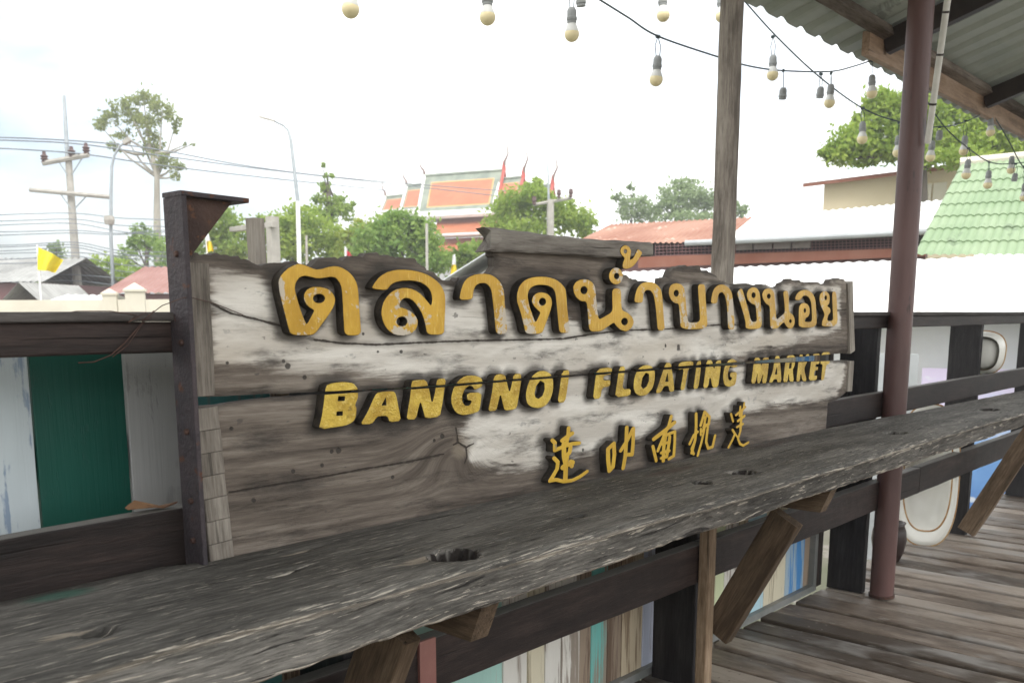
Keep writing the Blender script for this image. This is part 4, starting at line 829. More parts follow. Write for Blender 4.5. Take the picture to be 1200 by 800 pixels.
# tree crowns: leaves in clumps
LF = {'bright': leafmat('bright_leaf', (.22, .34, .05), (.38, .48, .09)), 'mid': leafmat('mid_leaf', (.18, .29, .05), (.32, .42, .09)), 'dark': leafmat('dark_leaf', (.16, .28, .06), (.31, .43, .10)),
      'olive': leafmat('olive_leaf', (.20, .25, .08), (.33, .37, .13)), 'pale': leafmat('pale_leaf', (.21, .29, .13), (.31, .40, .19)), 'yellow': leafmat('yellow_green_leaf', (.22, .30, .04), (.36, .42, .07))}
M['bark'] = mat('pale_bark', (.36, .33, .28), (.26, .24, .2), 2, .9, 0, .4, 12, (1, 1, .3)); M['darkbark'] = mat('dark_bark', (.12, .10, .08), (.08, .07, .055), 2, .9, 0, .4, 12, (1, 1, .3))
def leaves(mb, c, r, n, size, clump=.45, ncl=None, up=.3):
    r = np.array(r); ncl = ncl or max(4, int(n / 26)); cs = []
    while len(cs) < ncl:
        d = rng.normal(size=3); d /= np.linalg.norm(d); cs.append(d * r * rng.uniform(.45, 1.0))
    cs = np.array(cs); k = rng.integers(0, ncl, n); P = c + cs[k] + rng.normal(size=(n, 3)) * r * clump * rng.uniform(.5, 1.1, (n, 1)) * .6
    A = rng.normal(size=(n, 3)); A /= np.linalg.norm(A, axis=1)[:, None]; U = rng.normal(size=(n, 3)); U[:, 2] += up; B = np.cross(A, U); B /= np.linalg.norm(B, axis=1)[:, None]
    s = size * rng.uniform(.55, 1.3, (n, 1)); tone = np.clip(rng.normal(.5, .22, ncl)[k] + rng.normal(0, .15, n), 0, 1)
    for i in range(n):
        a, b, p = A[i] * s[i], B[i] * s[i] * .55, P[i]; q = len(mb.v)
        mb.v += [tuple(p - a), tuple(p - b * .9 + a * .1), tuple(p + a), tuple(p + b * .9 + a * .1)]; mb.f.append((q, q + 1, q + 2, q + 3)); mb.mi.append(0); mb.gr += [(0, 0, 0)] * 4; mb.rn += [tone[i]] * 4
def tree(name, label, leaf, D, blobs, trunk, dens=1.0, lpx=3.2, bark='darkbark', group=None, tr_r=.22, ncl=None, clump=.46):
    """blobs: (px, py, rx, ry, leaves) in the photograph's pixels at distance D; trunk: list of px points from the foot up"""
    base = gnd(trunk[0][0], trunk[0][1], D); t = thing(name, label, 'tree', base, group); mpp = D / F * 1.06
    tm = MB(); pts = [base] + [W(x, y, D) for x, y in trunk[1:]]; m_ = len(pts); tm.tube(pts, [tr_r * (1 - .55 * i / (m_ - 1)) for i in range(m_)], 9)
    cr = MB(); cr.rn = []
    for (x, y, rx, ry, n) in blobs:
        Dz = D + rng.uniform(-.6, .6) * rx * mpp; c = W(x, y, Dz); tp_ = pts[-1] if rng.random() < .6 or m_ < 3 else pts[-2]
        if np.linalg.norm(c - tp_) > .3: mid = (c + tp_) / 2 + np.array([0, 0, -.08 * np.linalg.norm(c - tp_)]); tm.tube([tp_, mid, c], [tr_r * .34, tr_r * .22, tr_r * .07], 6)
        leaves(cr, c, (rx * mpp, rx * mpp, ry * mpp), int(n * dens * 1.45), lpx * mpp, clump, ncl)
    tm.build('trunk', M[bark], t, True); cr.build('crown', LF[leaf], t, False, {'rnd': cr.rn}); return t
tree('tall_tree', 'tall pale trunked tree with airy tufted crown left of the street lamp', 'olive', 70,
     [(130,140,16,9,420),(150,127,16,11,520),(168,117,17,10,560),(190,130,17,13,600),(205,148,9,10,260),(146,160,12,7,220),(132,172,7,5,90),(170,145,16,12,420),(181,168,13,12,480),(188,188,15,10,460),(205,194,9,7,220),(206,206,6,6,120),(216,170,3,3,30),(226,169,2,2,16),(160,140,14,10,320),(118,148,7,5,120),(138,176,5,4,50)],
     [(186, 352), (185, 300), (184, 250), (184, 208), (178, 180)], .55, 2.3, 'bark', None, .34, 12, .42)
tree('roadside_tree', 'dark leafy small tree below the tall pale tree behind the brown roof', 'dark', 62, [(158,278,9,12,220),(175,285,18,16,420),(195,300,16,18,420),(150,300,12,12,240),(168,268,6,6,90)], [(172, 350), (172, 315), (172, 290)], 1, 2.6)
tree('roadside_tree', 'light green bush tree behind the street lamp and concrete pole', 'bright', 55, [(115,315,18,14,420),(135,310,14,12,320),(150,325,18,12,380),(100,325,12,10,200)], [(125, 352), (125, 330), (125, 318)], 1, 2.6)
tree('roadside_tree', 'pale green tree left behind the yellow flag and concrete pole', 'pale', 60, [(62,305,14,14,330),(72,320,14,14,320),(55,330,12,12,240),(66,290,8,8,90)], [(65, 352), (65, 330), (65, 312)], 1, 2.6)
tree('roadside_tree', 'mid green tree behind the steel gusset of the sign', 'mid', 50, [(262,262,22,20,620),(245,285,22,20,560),(275,285,22,18,500),(258,242,12,8,130),(285,300,18,14,300)], [(262, 352), (262, 310), (262, 275)], 1, 3)
tree('roadside_tree', 'wispy tree with a thin spire of leaves above the green trees', 'mid', 56, [(384,205,6,5,40),(380,220,10,8,110),(392,232,12,10,190),(375,236,10,8,120),(400,248,14,10,240),(382,252,16,12,300),(378,193,4,2,20),(410,240,6,5,40)], [(388, 352), (388, 290), (388, 250), (384, 215)], 1, 2.7)
tree('roadside_tree', 'broad light green tree behind the tall white lamp pole', 'bright', 52, [(335,262,26,16,720),(360,258,22,16,640),(320,280,22,18,560),(350,285,28,18,700),(385,275,20,18,520),(340,305,30,14,480),(308,255,8,8,90),(395,300,20,16,360)], [(345, 352), (345, 310), (345, 280)], 1, 3)
tree('roadside_tree', 'yellow green tree between the lamp pole and the round dark tree', 'yellow', 50, [(408,285,14,16,380),(420,270,12,12,280),(400,305,18,14,320),(428,262,8,6,90)], [(412, 352), (412, 312), (412, 290)], 1, 3)
tree('roadside_tree', 'round dense green tree in front of the orange temple roof', 'dark', 44, [(470,268,32,18,1100),(445,280,26,20,900),(496,280,20,20,700),(470,295,44,20,1200),(435,305,26,16,560),(512,304,18,14,480),(462,255,14,8,240),(488,258,12,8,180)], [(470, 352), (470, 315), (470, 285)], 1, 3.2)
tree('roadside_tree', 'green tree just right of the round tree below the temple', 'mid', 46, [(540,300,20,12,520),(562,298,16,14,460),(525,308,18,12,360),(574,285,9,12,220)], [(548, 352), (548, 312), (548, 295)], 1, 3.2)
tree('roadside_tree', 'large yellow green tree covering the right end of the temple', 'bright', 52, [(605,240,22,16,720),(625,230,20,16,640),(590,258,20,16,560),(640,250,26,20,820),(670,258,24,16,620),(610,270,36,14,700),(690,268,14,10,240),(660,245,16,10,280),(625,216,10,6,110)], [(628, 352), (628, 310), (628, 262)], 1, 3)
tree('distant_tree', 'pale wispy tree in the distance left of the bigger pale tree', 'pale', 80, [(738,245,18,14,420),(725,238,8,10,110),(752,240,10,12,160),(740,225,5,8,60),(755,255,14,8,220)], [(740, 352), (740, 300), (740, 258)], 1, 2.4)
tree('distant_tree', 'bigger pale distant tree just left of the wooden roof post', 'pale', 78, [(795,232,22,18,640),(780,245,20,14,460),(815,240,20,18,560),(800,215,14,8,200),(830,232,12,14,260),(805,255,28,8,360)], [(800, 352), (800, 300), (800, 255)], 1, 2.5)
tree('distant_tree', 'pale distant tree just right of the wooden roof post', 'pale', 76, [(860,240,14,12,340),(852,228,8,8,120),(868,248,8,8,130),(850,250,10,8,160)], [(858, 352), (858, 300), (858, 255)], 1, 2.5)
tree('large_tree', 'large bright green tree behind the beige building under the porch roof', 'bright', 34,
     [(1000,168,28,16,900),(1035,150,28,22,1100),(1060,125,26,18,900),(1030,120,18,14,520),(1090,140,34,24,1300),(1120,165,34,20,1100),(1150,150,34,22,1000),(1180,170,30,20,800),(985,180,18,12,420),(965,185,9,7,120),(1060,170,38,16,1000),(1130,120,30,18,500),(1015,182,30,10,500),(1200,160,24,20,420),(1012,140,10,9,150),(1110,185,40,10,600)],
     [(1080, 352), (1080, 260), (1080, 200), (1078, 165)], 1, 3.4, 'darkbark', None, .3)

# poles, lamps and wires
up_ = thing('utility_pole', 'concrete utility pole with two crossarms and brown insulators at far left', 'utility pole', gnd(86, 300, 47))
a, b = W(80, 184, 47), gnd(88, 300, 47); mb = MB(); mb.tube([b, (a + b) / 2, a], [.26, .22, .17], 8); mb.build('pole', M['conc'], up_)
def arm(p, q, r, par, D0, D1, nm='crossarm', m='conc'): mb = MB(); mb.tube([W(*p, D0), W(*q, D1)], r, 6); return mb.build(nm, M[m], par)
ca_ = arm((50, 191.5), (104, 181.5), .13, up_, 46.8, 46.8); arm((35, 222.5), (130, 231), .12, up_, 46.8, 46.8)
for p, q in (((68, 188), (79, 205)), ((97, 184), (84, 205)), ((70, 226), (83, 244)), ((102, 229), (88, 244))): arm(p, q, .03, up_, 46.8, 46.9, 'brace', 'galv')
for x, y in ((52, 186), (84, 180), (101, 176)):
    c = W(x, y, 46.8); mb = MB(); mb.lathe([(0, -.28), (.05, -.28), (.12, -.2), (.18, -.16), (.10, -.1), (.20, -.02), (.13, .05), (.20, .12), (.1, .2), (.08, .34), (0, .36)], c, 10); mb.build('insulator', M['ins'], ca_)
mb = MB(); mb.tube([W(79, 184, 47), W(75, 112, 47)], [.11, .07], 6); mb.build('lightning_rod', M['galv'], up_)
mb = MB(); mb.lathe([(0, -.3), (.22, -.3), (.22, .3), (0, .32)], W(93, 344, 46.7), 8); mb.build('cable_coil', M['cable'], up_)
u2 = thing('utility_pole', 'white utility pole with short crossarm rising behind the sign crest', 'utility pole', gnd(645, 300, 50))
mb = MB(); mb.tube([gnd(646, 300, 50), W(645, 234, 50)], [.24, .19], 8); mb.build('pole', M['conc'], u2); cb_ = arm((625, 240), (670, 232), .09, u2, 50, 50)
mb = MB(); mb.tube([W(643, 236, 50), W(642, 190, 50)], [.07, .04], 6); mb.build('lightning_rod', M['galv'], u2)
for x, y in ((655, 228), (669, 227), (626, 236)):
    c = W(x, y, 49.8); mb = MB(); mb.lathe([(0, -.2), (.12, -.15), (.08, -.05), (.13, .03), (.1, .25), (0, .26)], c, 8); mb.build('insulator', M['ins'], cb_)
def lamp(label, foot, pts, D, lampq, hs=1.0):
    t = thing('street_lamp', label, 'street lamp', gnd(foot[0], foot[1], D)); mb = MB(); P = [gnd(foot[0], foot[1], D)] + [W(x, y, D) for x, y in pts]; mb.tube(P, [.10] + [.085 - .05 * i / len(pts) for i in range(len(pts))], 8); mb.build('pole', M['galv'], t, True)
    mb = MB(); a, b = W(*lampq[0], D), W(*lampq[1], D); d = (b - a); L = np.linalg.norm(d); d /= L; s = np.cross(d, (0, 0, 1)); s /= np.linalg.norm(s); mb.obox((a + b) / 2, d * L / 2, s * .16 * hs, np.cross(s, d) * .09 * hs); mb.build('lamp_head', M['conc'], t); return t
l1 = lamp('silver street lamp with curved arm right of the concrete utility pole', (131, 340), [(130, 280), (130, 230), (131, 195), (134, 182), (140, 172), (146, 167)], 44, ((145, 168), (153, 163)))
mb = MB(); mb.lathe([(0, -.22), (.2, -.2), (.25, 0), (.2, .2), (0, .22)], W(128, 258, 43.8), 10); mb.build('loudspeaker', M['conc'], l1)
lamp('tall white street lamp with long thin arm above the green trees', (350, 320), [(349, 236), (345, 200), (341, 165), (338, 153), (332, 147), (322, 142.5)], 42, ((322, 142), (304, 137)), .45)
t = thing('roadside_pole', 'thick pale pole sleeve standing in front of the green trees', 'pole', gnd(350, 330, 41)); mb = MB(); mb.tube([gnd(350, 330, 41), W(349, 236, 41)], [.10, .095], 8); mb.build('pole', M['whitecloth'], t)
for x, yt, D_, lab in ((500, 262, 40, 'thin grey pole in front of the round dense tree'), (359, 276, 48, 'short pale post among trees right of the white lamp pole')):
    mb = MB(); mb.tube([gnd(x, 340, D_), W(x, yt, D_)], .06, 6); tag(mb.build('thin_pole', M['conc']), lab, 'pole')
cp_ = thing('concrete_post', 'short weathered concrete post with a rail behind the left end of sign', 'post', gnd(321, 300, 16))
mb = MB(); a = W(319, 254, 16); mb.plank((a[0], a[1], GZ), a, (0, 1, 0), .17, .17, .008, 16, .015); mb.build('post', M['conc'], cp_)
mb = MB(); mb.plank(W(322, 263, 15.8), W(272, 269, 18), (0, 0, 1), .1, .09, .006, 10, .01); mb.build('bar', M['conc'], cp_)
CB = [('power line at the top left running past the upper crossarm', [(-60, 160, 46), (52, 163, 46.8), (170, 173, 52), (300, 196, 60), (440, 212, 70), (620, 226, 82)]),
      ('power line second from the top at left through the insulator', [(-60, 163, 45), (84, 168, 46.8), (200, 184, 52), (330, 201, 60), (480, 218, 72), (640, 236, 84)]),
      ('power line sagging below the upper crossarm at left', [(-60, 171, 45), (40, 176, 46), (101, 181, 47), (190, 194, 53), (300, 207, 60), (460, 224, 72)])]
for k, (y0, y1, y2, s_) in enumerate([(252, 250, 258, 0), (258, 257, 266, 1), (264, 262, 277, 0), (269, 270, 270, 2), (275, 273, 272, 1), (286, 284, 296, 2), (289, 287, 302, 1), (293, 290, 306, 2), (297, 296, 300, 0), (303, 300, 313, 2), (307, 308, 322, 1), (322, 322, 326, 0), (330, 329, 334, 1)]):
    nm = ['highest', 'second', 'third', 'fourth', 'fifth', 'sixth', 'seventh', 'eighth', 'ninth', 'tenth', 'eleventh', 'twelfth', 'lowest'][k]
    CB.append((nm + ' telephone cable of the bundle crossing the concrete pole at left', [(-60, y0 + 3, 42), (20, (y0 + y1) / 2 + s_, 44), (88, y1, 46.6), (140, (y1 + y2) / 2 + 1.5 + s_, 48), (200, y2, 51), (330, y2 + 8, 56)]))
for lab, pts in CB:
    mb = MB(); mb.tube(spline(pts, 6), .034 if 'power' in lab else .021, 4); tag(mb.build('overhead_cable', M['cable']), lab, 'cable', 'overhead cables')
def flag(label, foot, top, D, cloth, m, pr=.03):
    t = thing('flag', label, 'flag', gnd(*foot, D)); mb = MB(); mb.tube([gnd(*foot, D), W(*top, D)], pr, 6); mb.build('flagpole', M['whitecloth'], t)
    for m_, poly in zip(m, cloth):
        mb = MB(); a, b, c, d = [np.array(q, float) for q in poly]; n = 14; vs = []
        for i in range(n + 1):
            for j in range(6):
                u, v_ = i / n, j / 5; q = (a * (1 - u) + b * u) * (1 - v_) + (d * (1 - u) + c * u) * v_; vs.append(W(q[0], q[1] + .8 * u * math.sin(u * 9), D + .22 * math.sin(u * 8 + v_ * 1.5) * min(1, u * 3)))
        mb.add(vs, [(i * 6 + j, i * 6 + j + 1, (i + 1) * 6 + j + 1, (i + 1) * 6 + j) for i in range(n) for j in range(5)]); mb.build('cloth', M[m_], t, True)
flag('bright yellow flag flying from a white pole at far left', (46, 340), (43.5, 287), 30, [[(44, 289), (74.5, 304), (65, 319), (44, 316)]], ['yellow'])
flag('small drooping yellow and white flag behind the steel gusset', (246, 300), (241, 270), 32, [[(240.5, 271), (244, 272), (247, 282), (242, 283)], [(242, 283), (247, 282), (250.5, 294), (243.5, 295)]], ['whitecloth', 'yellow'])
flag('small drooping yellow and white flag beside the notch of sign', (530, 330), (532.5, 298), 32, [[(530.5, 299), (534, 300), (534.5, 310), (529.5, 310)], [(529.5, 310), (534.5, 310), (536, 326), (527, 327)]], ['whitecloth', 'yellow'])
flag('small red and white flag above the sign between tall letters', (406, 340), (404.5, 289), 34, [[(405, 290), (407, 291), (407.5, 301), (404.5, 301)], [(406.5, 293), (413, 299), (412, 303), (407, 302)]], ['whitecloth', 'redcloth'])

# left: wall, houses
cw = thing('boundary_wall', 'long cream rendered boundary wall beyond the left railing', 'wall', gnd(95, 352, 26))
a, b = W(-140, 352.5, 25), W(320, 350, 28); d = (b - a) / np.linalg.norm(b - a); n_ = np.cross(d, (0, 0, 1)); n_ /= np.linalg.norm(n_)
mb = MB(); c = (a + b) / 2; h = (c[2] - GZ) / 2; mb.obox((c[0], c[1], GZ + h), d * np.linalg.norm(b - a) / 2, n_ * .1, (0, 0, h)); mb.build('wall', M['cream'], cw)
for x, yt, w_, lab in ((128, 338, 17, ''), (157.5, 331, 23, '')):
    D_ = 24.5; c = W(x, yt, D_); hw_ = w_ / 2 / F * D_; mb = MB(); zt = c[2] - hw_ * .9
    mb.obox((c[0], c[1], (GZ + zt) / 2), d * hw_ * .92, n_ * hw_ * .92, (0, 0, (zt - GZ) / 2)); mb.obox((c[0], c[1], zt + .03), d * hw_ * 1.08, n_ * hw_ * 1.08, (0, 0, .03))
    k0 = [np.array([c[0], c[1], zt + .06]) + s1 * d * hw_ + s2 * n_ * hw_ for s1, s2 in ((-1, -1), (1, -1), (1, 1), (-1, 1))]; ap = np.array([c[0], c[1], c[2]]); mb.add(k0 + [ap], [(0, 1, 4), (1, 2, 4), (2, 3, 4), (3, 0, 4)])
    tag(mb.build('gate_pillar', M['cream']), 'smaller cream gate pillar with pointed cap under the street lamp' if w_ < 20 else 'larger cream gate pillar with pointed cap right of the lamp pole', 'pillar')
HR = np.array([right[0], right[1], 0.0]); HR /= np.linalg.norm(HR); HF = np.array([fwd[0], fwd[1], 0.0]); HF /= np.linalg.norm(HF)
def house(name, label, cat, pxl, pxr, y_eave, y_ridge, D, depth, wall, roof, gable=False, ov=.35):
    """gabled house facing the camera: eave corners at pxl / pxr"""
    a, b = W(pxl, y_eave, D), W(pxr, y_eave, D); b[2] = a[2]; zr = W((pxl + pxr) / 2, y_ridge, D + depth / 2)[2]; t = thing(name, label, cat, ((a + b) / 2)[:2].tolist() + [GZ])
    f2 = HF * depth; mb = MB(); q = [a + HR * ov + HF * ov, b - HR * ov + HF * ov, b - HR * ov + f2 - HF * ov, a + HR * ov + f2 - HF * ov]; lo = [np.array([p[0], p[1], GZ]) for p in q]
    mb.add(lo + q, [(0, 1, 5, 4), (1, 2, 6, 5), (2, 3, 7, 6), (3, 0, 4, 7), (4, 5, 6, 7)]); mb.build('wall', M[wall], t)
    r0, r1 = a + f2 / 2, b + f2 / 2; r0[2] = r1[2] = zr
    mb = MB()
    if gable: r0, r1 = (a + b) / 2, (a + b) / 2 + f2; r0[2] = r1[2] = zr; S_ = [(r0, r1, a + f2, a), (r1, r0, b, b + f2)]
    else: S_ = [(r0, r1, b, a), (r1, r0, a + f2, b + f2)]
    for s_ in S_: corr(mb, *[p + np.array([0, 0, .04]) for p in s_], .30, .05, 1)
    mb.build('roof', M[roof], t); return t, a, b, r0, r1
house('tiled_house', 'old house with grey tiled roof and brown walls at far left', 'house', -60, 52, 331, 304, 42, 9, 'maroonwall', 'greyroof')
house('small_shed', 'small gabled shed with grey roof and brown front at far left', 'shed', 2, 46, 353, 334, 36, 5, 'maroonwall', 'greyroof', True)
house('brown_roofed_house', 'long house with red brown sheet roof right of the gate pillars', 'house', 118, 330, 344, 314, 40, 10, 'maroonwall', 'brownroof')
house('low_shed', 'low shed with pale sheet roof behind the yellow flag pole', 'shed', 46, 112, 357, 347, 32, 4, 'cream', 'whiteroof')
house('grey_roofed_hut', 'hut with light grey sheet roof seen through the notch of the sign', 'hut', 520, 660, 330, 296, 22, 6, 'cream', 'gutter', True)

# temple
M['tile'] = mat('orange_temple_tile', (.46, .15, .065), (.38, .12, .05), .7, .55); M['ytile'] = mat('yellow_temple_tile', (.66, .36, .12), (.60, .32, .10), 1, .5); M['gtile'] = mat('green_temple_tile', (.15, .18, .14), (.24, .27, .21), .8, .5)
M['wtrim'] = mat('white_temple_trim', (.80, .78, .76), (.74, .72, .70), 1, .6); M['redgold'] = mat('red_gable', (.45, .06, .04), (.38, .05, .03), 1, .5); M['goldtrim'] = mat('gilded_trim', (.65, .42, .10), (.58, .35, .08), 2, .35, .4)
M['finial'] = mat('dark_finial', (.16, .10, .08), (.2, .13, .1), 2, .5)
tm_ = thing('temple_hall', 'Thai temple hall with tiered orange, yellow and green tiled roofs', 'temple', gnd(545, 300, 104))
def troof(rl_, rr_, el, er, Dl, Dr, drop, ends=(1, 1), nm='roof_tier', chofa=(1, 1), band=.16):
    A, B = W(*rl_, Dl), W(*rr_, Dr); B[2] = A[2] = (A[2] + B[2]) / 2; C, Dd = W(*er, Dr - drop), W(*el, Dl - drop); C[2] = Dd[2] = (C[2] + Dd[2]) / 2
    mb = MB()
    def P(u, v_, Cc, Dc): return (A * (1 - u) + B * u) * (1 - v_) + (Dc * (1 - u) + Cc * u) * v_
    refl = lambda p, r: np.array([2 * r[0] - p[0], 2 * r[1] - p[1], p[2]])
    for Cc, Dc in ((C, Dd), (refl(C, B), refl(Dd, A))):
        us, vs_ = [0, .09, .105, .90, .915, 1], [0, .19, .215, .84, .865, 1]
        for i in range(5):
            for j in range(5):
                ring = min(i, 4 - i, j, 4 - j); mb.quad(P(us[i], vs_[j], Cc, Dc), P(us[i + 1], vs_[j], Cc, Dc), P(us[i + 1], vs_[j + 1], Cc, Dc), P(us[i], vs_[j + 1], Cc, Dc), mi=(2, 1, 0)[ring])
    tier = mb.build(nm, [M['tile'], M['ytile'], M['gtile']], tm_)
    tm2 = tier; mb = MB(); mb.tube([A, B], .2, 6); mb.build('ridge', M['gtile'], tm2); mb = MB(); mb.tube([Dd, C], .16, 6); mb.tube([Dd - (0, 0, .4), C - (0, 0, .4)], .3, 6); mb.build('eave_trim', M['wtrim'], tier)
    ax_ = (B - A) / np.linalg.norm(B - A)
    for s_, Rg, E in ((-1, A, Dd), (1, B, C)):
        mb = MB(); o_ = ax_ * s_ * .15; mb.tube([refl(E, Rg) + o_, Rg + o_ + (0, 0, .1), E + o_], .17, 6); mb.build('bargeboard', M['wtrim'] if s_ < 0 else M['redgold'], tier)
        mb = MB(); mb.add([refl(E, Rg) + o_ * .5, Rg + o_ * .5, E + o_ * .5], [(0, 1, 2)]); mb.build('gable', M['redgold'], tier)
        if chofa[0 if s_ < 0 else 1]:
            mb = MB(); z = np.array([0, 0, 1.0]); kk = 1.0 if s_ > 0 else .62; mb.tube([Rg + o_, Rg + o_ + z * .9 * kk + ax_ * s_ * .1, Rg + o_ + z * 1.7 * kk + ax_ * s_ * .5, Rg + o_ + z * 2.4 * kk + ax_ * s_ * .4, Rg + o_ + z * 3.2 * kk + ax_ * s_ * .6], [.17, .13, .09, .06, .02], 7); mb.build('finial', M['finial'], tier, True)
            if s_ > 0: mb = MB(); mb.lathe([(0, 0), (.26, 0), (.2, .4), (.1, .9), (0, 1.1)], Rg + o_, 8); mb.build('finial_base', M['redgold'], tier)
troof((499, 207), (589, 199), (491, 250), (580, 245), 104, 100, 4.5)
troof((478, 218), (498, 216), (470, 247), (490, 246), 107, 105.5, 4, chofa=(1, 0)); troof((453, 231), (476, 229), (446, 248), (468, 247), 110, 108, 3, chofa=(1, 0))
troof((588, 210), (612, 208), (580, 238), (604, 236), 99.5, 98, 4, chofa=(0, 1)); troof((612, 220), (646, 217), (604, 243), (640, 241), 97.5, 96, 3, chofa=(0, 1))
def slab(pts, m, nm, th=.1):
    mb = MB(); n = len(pts); vs = [np.array(p) for p in pts] + [np.array(p) - (0, 0, th) for p in pts]; mb.add(vs, [tuple(range(n)), tuple(range(n, 2 * n))[::-1]] + [(i, (i + 1) % n, n + (i + 1) % n, n + i) for i in range(n)]); return mb.build(nm, m, tm_)
for (a1, b1, c1, d1, Da, Db) in (((513, 257), (592, 252), (600, 272), (508, 276), 100.5, 96), ((513, 280), (602, 276), (610, 298), (506, 302), 98, 93.5)):
    A, B, C, Dd = W(*a1, Da), W(*b1, Da - 3.5), W(*c1, Db - 3), W(*d1, Db); slab([A, B, C, Dd], M['tile'], 'lower_roof')
    mb = MB(); mb.tube([A + (0, 0, .3), B + (0, 0, .3)], .3, 6); mb.tube([Dd, C], .16, 6); mb.build('eave_trim', M['wtrim'], tm_)
mb = MB(); c = W(545, 300, 106); mb.obox((c[0], c[1], (GZ + 8) / 2), HR * 6, HF * 4, (0, 0, (8 - GZ) / 2)); mb.build('wall', M['white'], tm_)

# right: buildings beyond the railing
M['vent'] = mat('dusty_vent', (.20, .17, .155), (.15, .125, .11), 3, .8)
bb = thing('rusty_roofed_house', 'long house with rusty and white sheet roof and dark lattice under its eave', 'house', gnd(900, 320, 25))
def q3(p): return W(*p)
EL, EM, ER, E2 = (672, 285, 29), (856, 283.5, 24.5), (1052, 274, 22.5), (1085, 272.5, 22)
RL, RM, RR = (715, 263, 33), (868, 255, 29), (1096, 233, 26)
mb = MB(); corr(mb, q3((716, 263, 34)), q3((882, 254.5, 29.5)), q3((846, 284, 24.8)), q3(EL), .22, .04, 2); mb.build('rusty_roof', M['rustroof'], bb)
mb = MB(); corr(mb, q3((882, 254.5, 29.5)), q3((1140, 231, 26)), q3((1110, 271, 22)), q3((846, 284, 24.8)), .22, .04, 2); mb.build('white_roof', M['whiteroof'], bb)
mb = MB(); mb.tube([q3((803, 285, 24.9)), q3((930, 279.5, 23.6)), q3((1056, 273, 22.4)), q3((1100, 270.5, 22))], .075, 8); mb.build('gutter', M['gutter'], bb)
def wallpx(nm, m, tl, tr, ybl, ybr, par, dD=.0):
    a, b = W(tl[0], tl[1], tl[2] + dD), W(tr[0], tr[1], tr[2] + dD); zl, zr = W(tl[0], ybl, tl[2] + dD)[2], W(tr[0], ybr, tr[2] + dD)[2]
    mb = MB(); n = np.cross(b - a, (0, 0, 1)); n /= np.linalg.norm(n); k = n * .1 * (1 if n @ (CAM - a) < 0 else -1)
    F4 = [a, b, np.array([b[0], b[1], zr]), np.array([a[0], a[1], zl])]; mb.add(F4 + [p + k for p in F4], [(0, 1, 2, 3), (7, 6, 5, 4), (0, 4, 5, 1), (1, 5, 6, 2), (2, 6, 7, 3), (3, 7, 4, 0)]); return mb.build(nm, m, par)
wallpx('eave_shade_slab', M['darkin'], (700, 284, 28.8), (1085, 272, 22.6), 303, 292, bb, .45)  # solid dark slab behind the lattice, coloured as the shade of the opening
mb = MB()
for i in range(64):
    u = i / 63; x = 768 + (1050 - 768) * u; Dw = 27.2 + (22.9 - 27.2) * (x - 700) / 385 + 1.2
    p0, p1 = W(x, 286.5 - 9 * u, 26.2 - 3.4 * u), W(x, 302 - 11 * u, 26.2 - 3.4 * u); mb.tube([p0, p1], .010, 4)
for k in range(4): mb.tube([W(768, 289 + 3.6 * k, 26.2), W(1050, 279.5 + 3.3 * k, 22.8)], .010, 4)
mb.build('lattice', M['maroonwall'], bb)
wallpx('sill_board', M['fascia'], (748, 301, 26.5), (1085, 290, 22.5), 314, 300, bb, -.05); wallpx('wall', M['maroonwall'], (690, 302, 28.6), (1085, 291, 22.6), 420, 420, bb, .3)
for x0, x1 in ((863, 882), (884, 905), (907, 927), (929, 950)): u = (x0 - 768) / 282; wallpx('vent_panel', M['vent'], (x0, 285 - 9 * u, 26.0 - 3.4 * u), (x1, 284.4 - 9 * u, 26.0 - 3.4 * u - .2), 296 - 9 * u, 295.4 - 9 * u, bb, -.02)
be = thing('beige_building', 'beige rendered building with pale blue sheet roof behind the white roof', 'building', gnd(1050, 300, 38))
mb = MB(); corr(mb, q3((960, 201, 44)), q3((1165, 176, 40)), q3((1150, 186.5, 35.5)), q3((938, 214, 38)), .3, .06, 1); mb.build('roof', M['blueroof'], be)
wallpx('fascia', M['fascia'], (941, 215, 38), (1150, 188.5, 35.6), 219, 193.5, be); wallpx('wall', M['beige'], (966, 215, 38.0), (1150, 189, 35.8), 345, 345, be, .12)
wallpx('door', M['cream'], (1078, 217, 36.5), (1092, 215, 36.3), 250, 249, be, .02); wallpx('door', M['cream'], (1094, 215, 36.3), (1110, 213, 36.1), 249, 248, be, .02)
gb = thing('green_roofed_building', 'building with steep pale green tiled roof at the right edge', 'building', gnd(1150, 320, 20))
mb = MB(); corr(mb, q3((1127, 191, 22.5)), q3((1330, 172, 21)), q3((1330, 300, 17.5)), q3((1070, 300, 19)), .15, .036, 1, 'tile', 8, .028); mb.build('roof', M['greenroof'], gb)
mb = MB(); mb.tube([q3((1125, 191, 22.5)), q3((1330, 171, 21))], .12, 10); mb.build('ridge_cap', M['cream'], gb)
wallpx('wall', M['beige'], (1085, 302, 19.4), (1330, 302, 18), 420, 420, gb, .6)
wh = thing('white_roofed_pavilion', 'low market building with wide white corrugated roof just beyond the railing', 'building', gnd(1000, 380, 12))
mb = MB(); A, B, C, Dd = q3((720, 319, 19.5)), q3((1330, 293, 15)), q3((1400, 374, 10.2)), q3((600, 374, 13)); corr(mb, A, B, C, Dd, .2, .022, 2); mb.build('roof', M['whiteroof'], wh)
wallpx('wall', M['white'], (600, 374, 13.4), (1420, 374, 10.6), 700, 700, wh, .35)
M['mural'] = None
g = G('sea_mural'); v = g.obj(); n1 = g.noise(g.map(v, (1, 1, 2.5)), 1.1, 5, .6, .5); sep = g.n('SeparateXYZ'); g.put(sep.inputs[0], v)
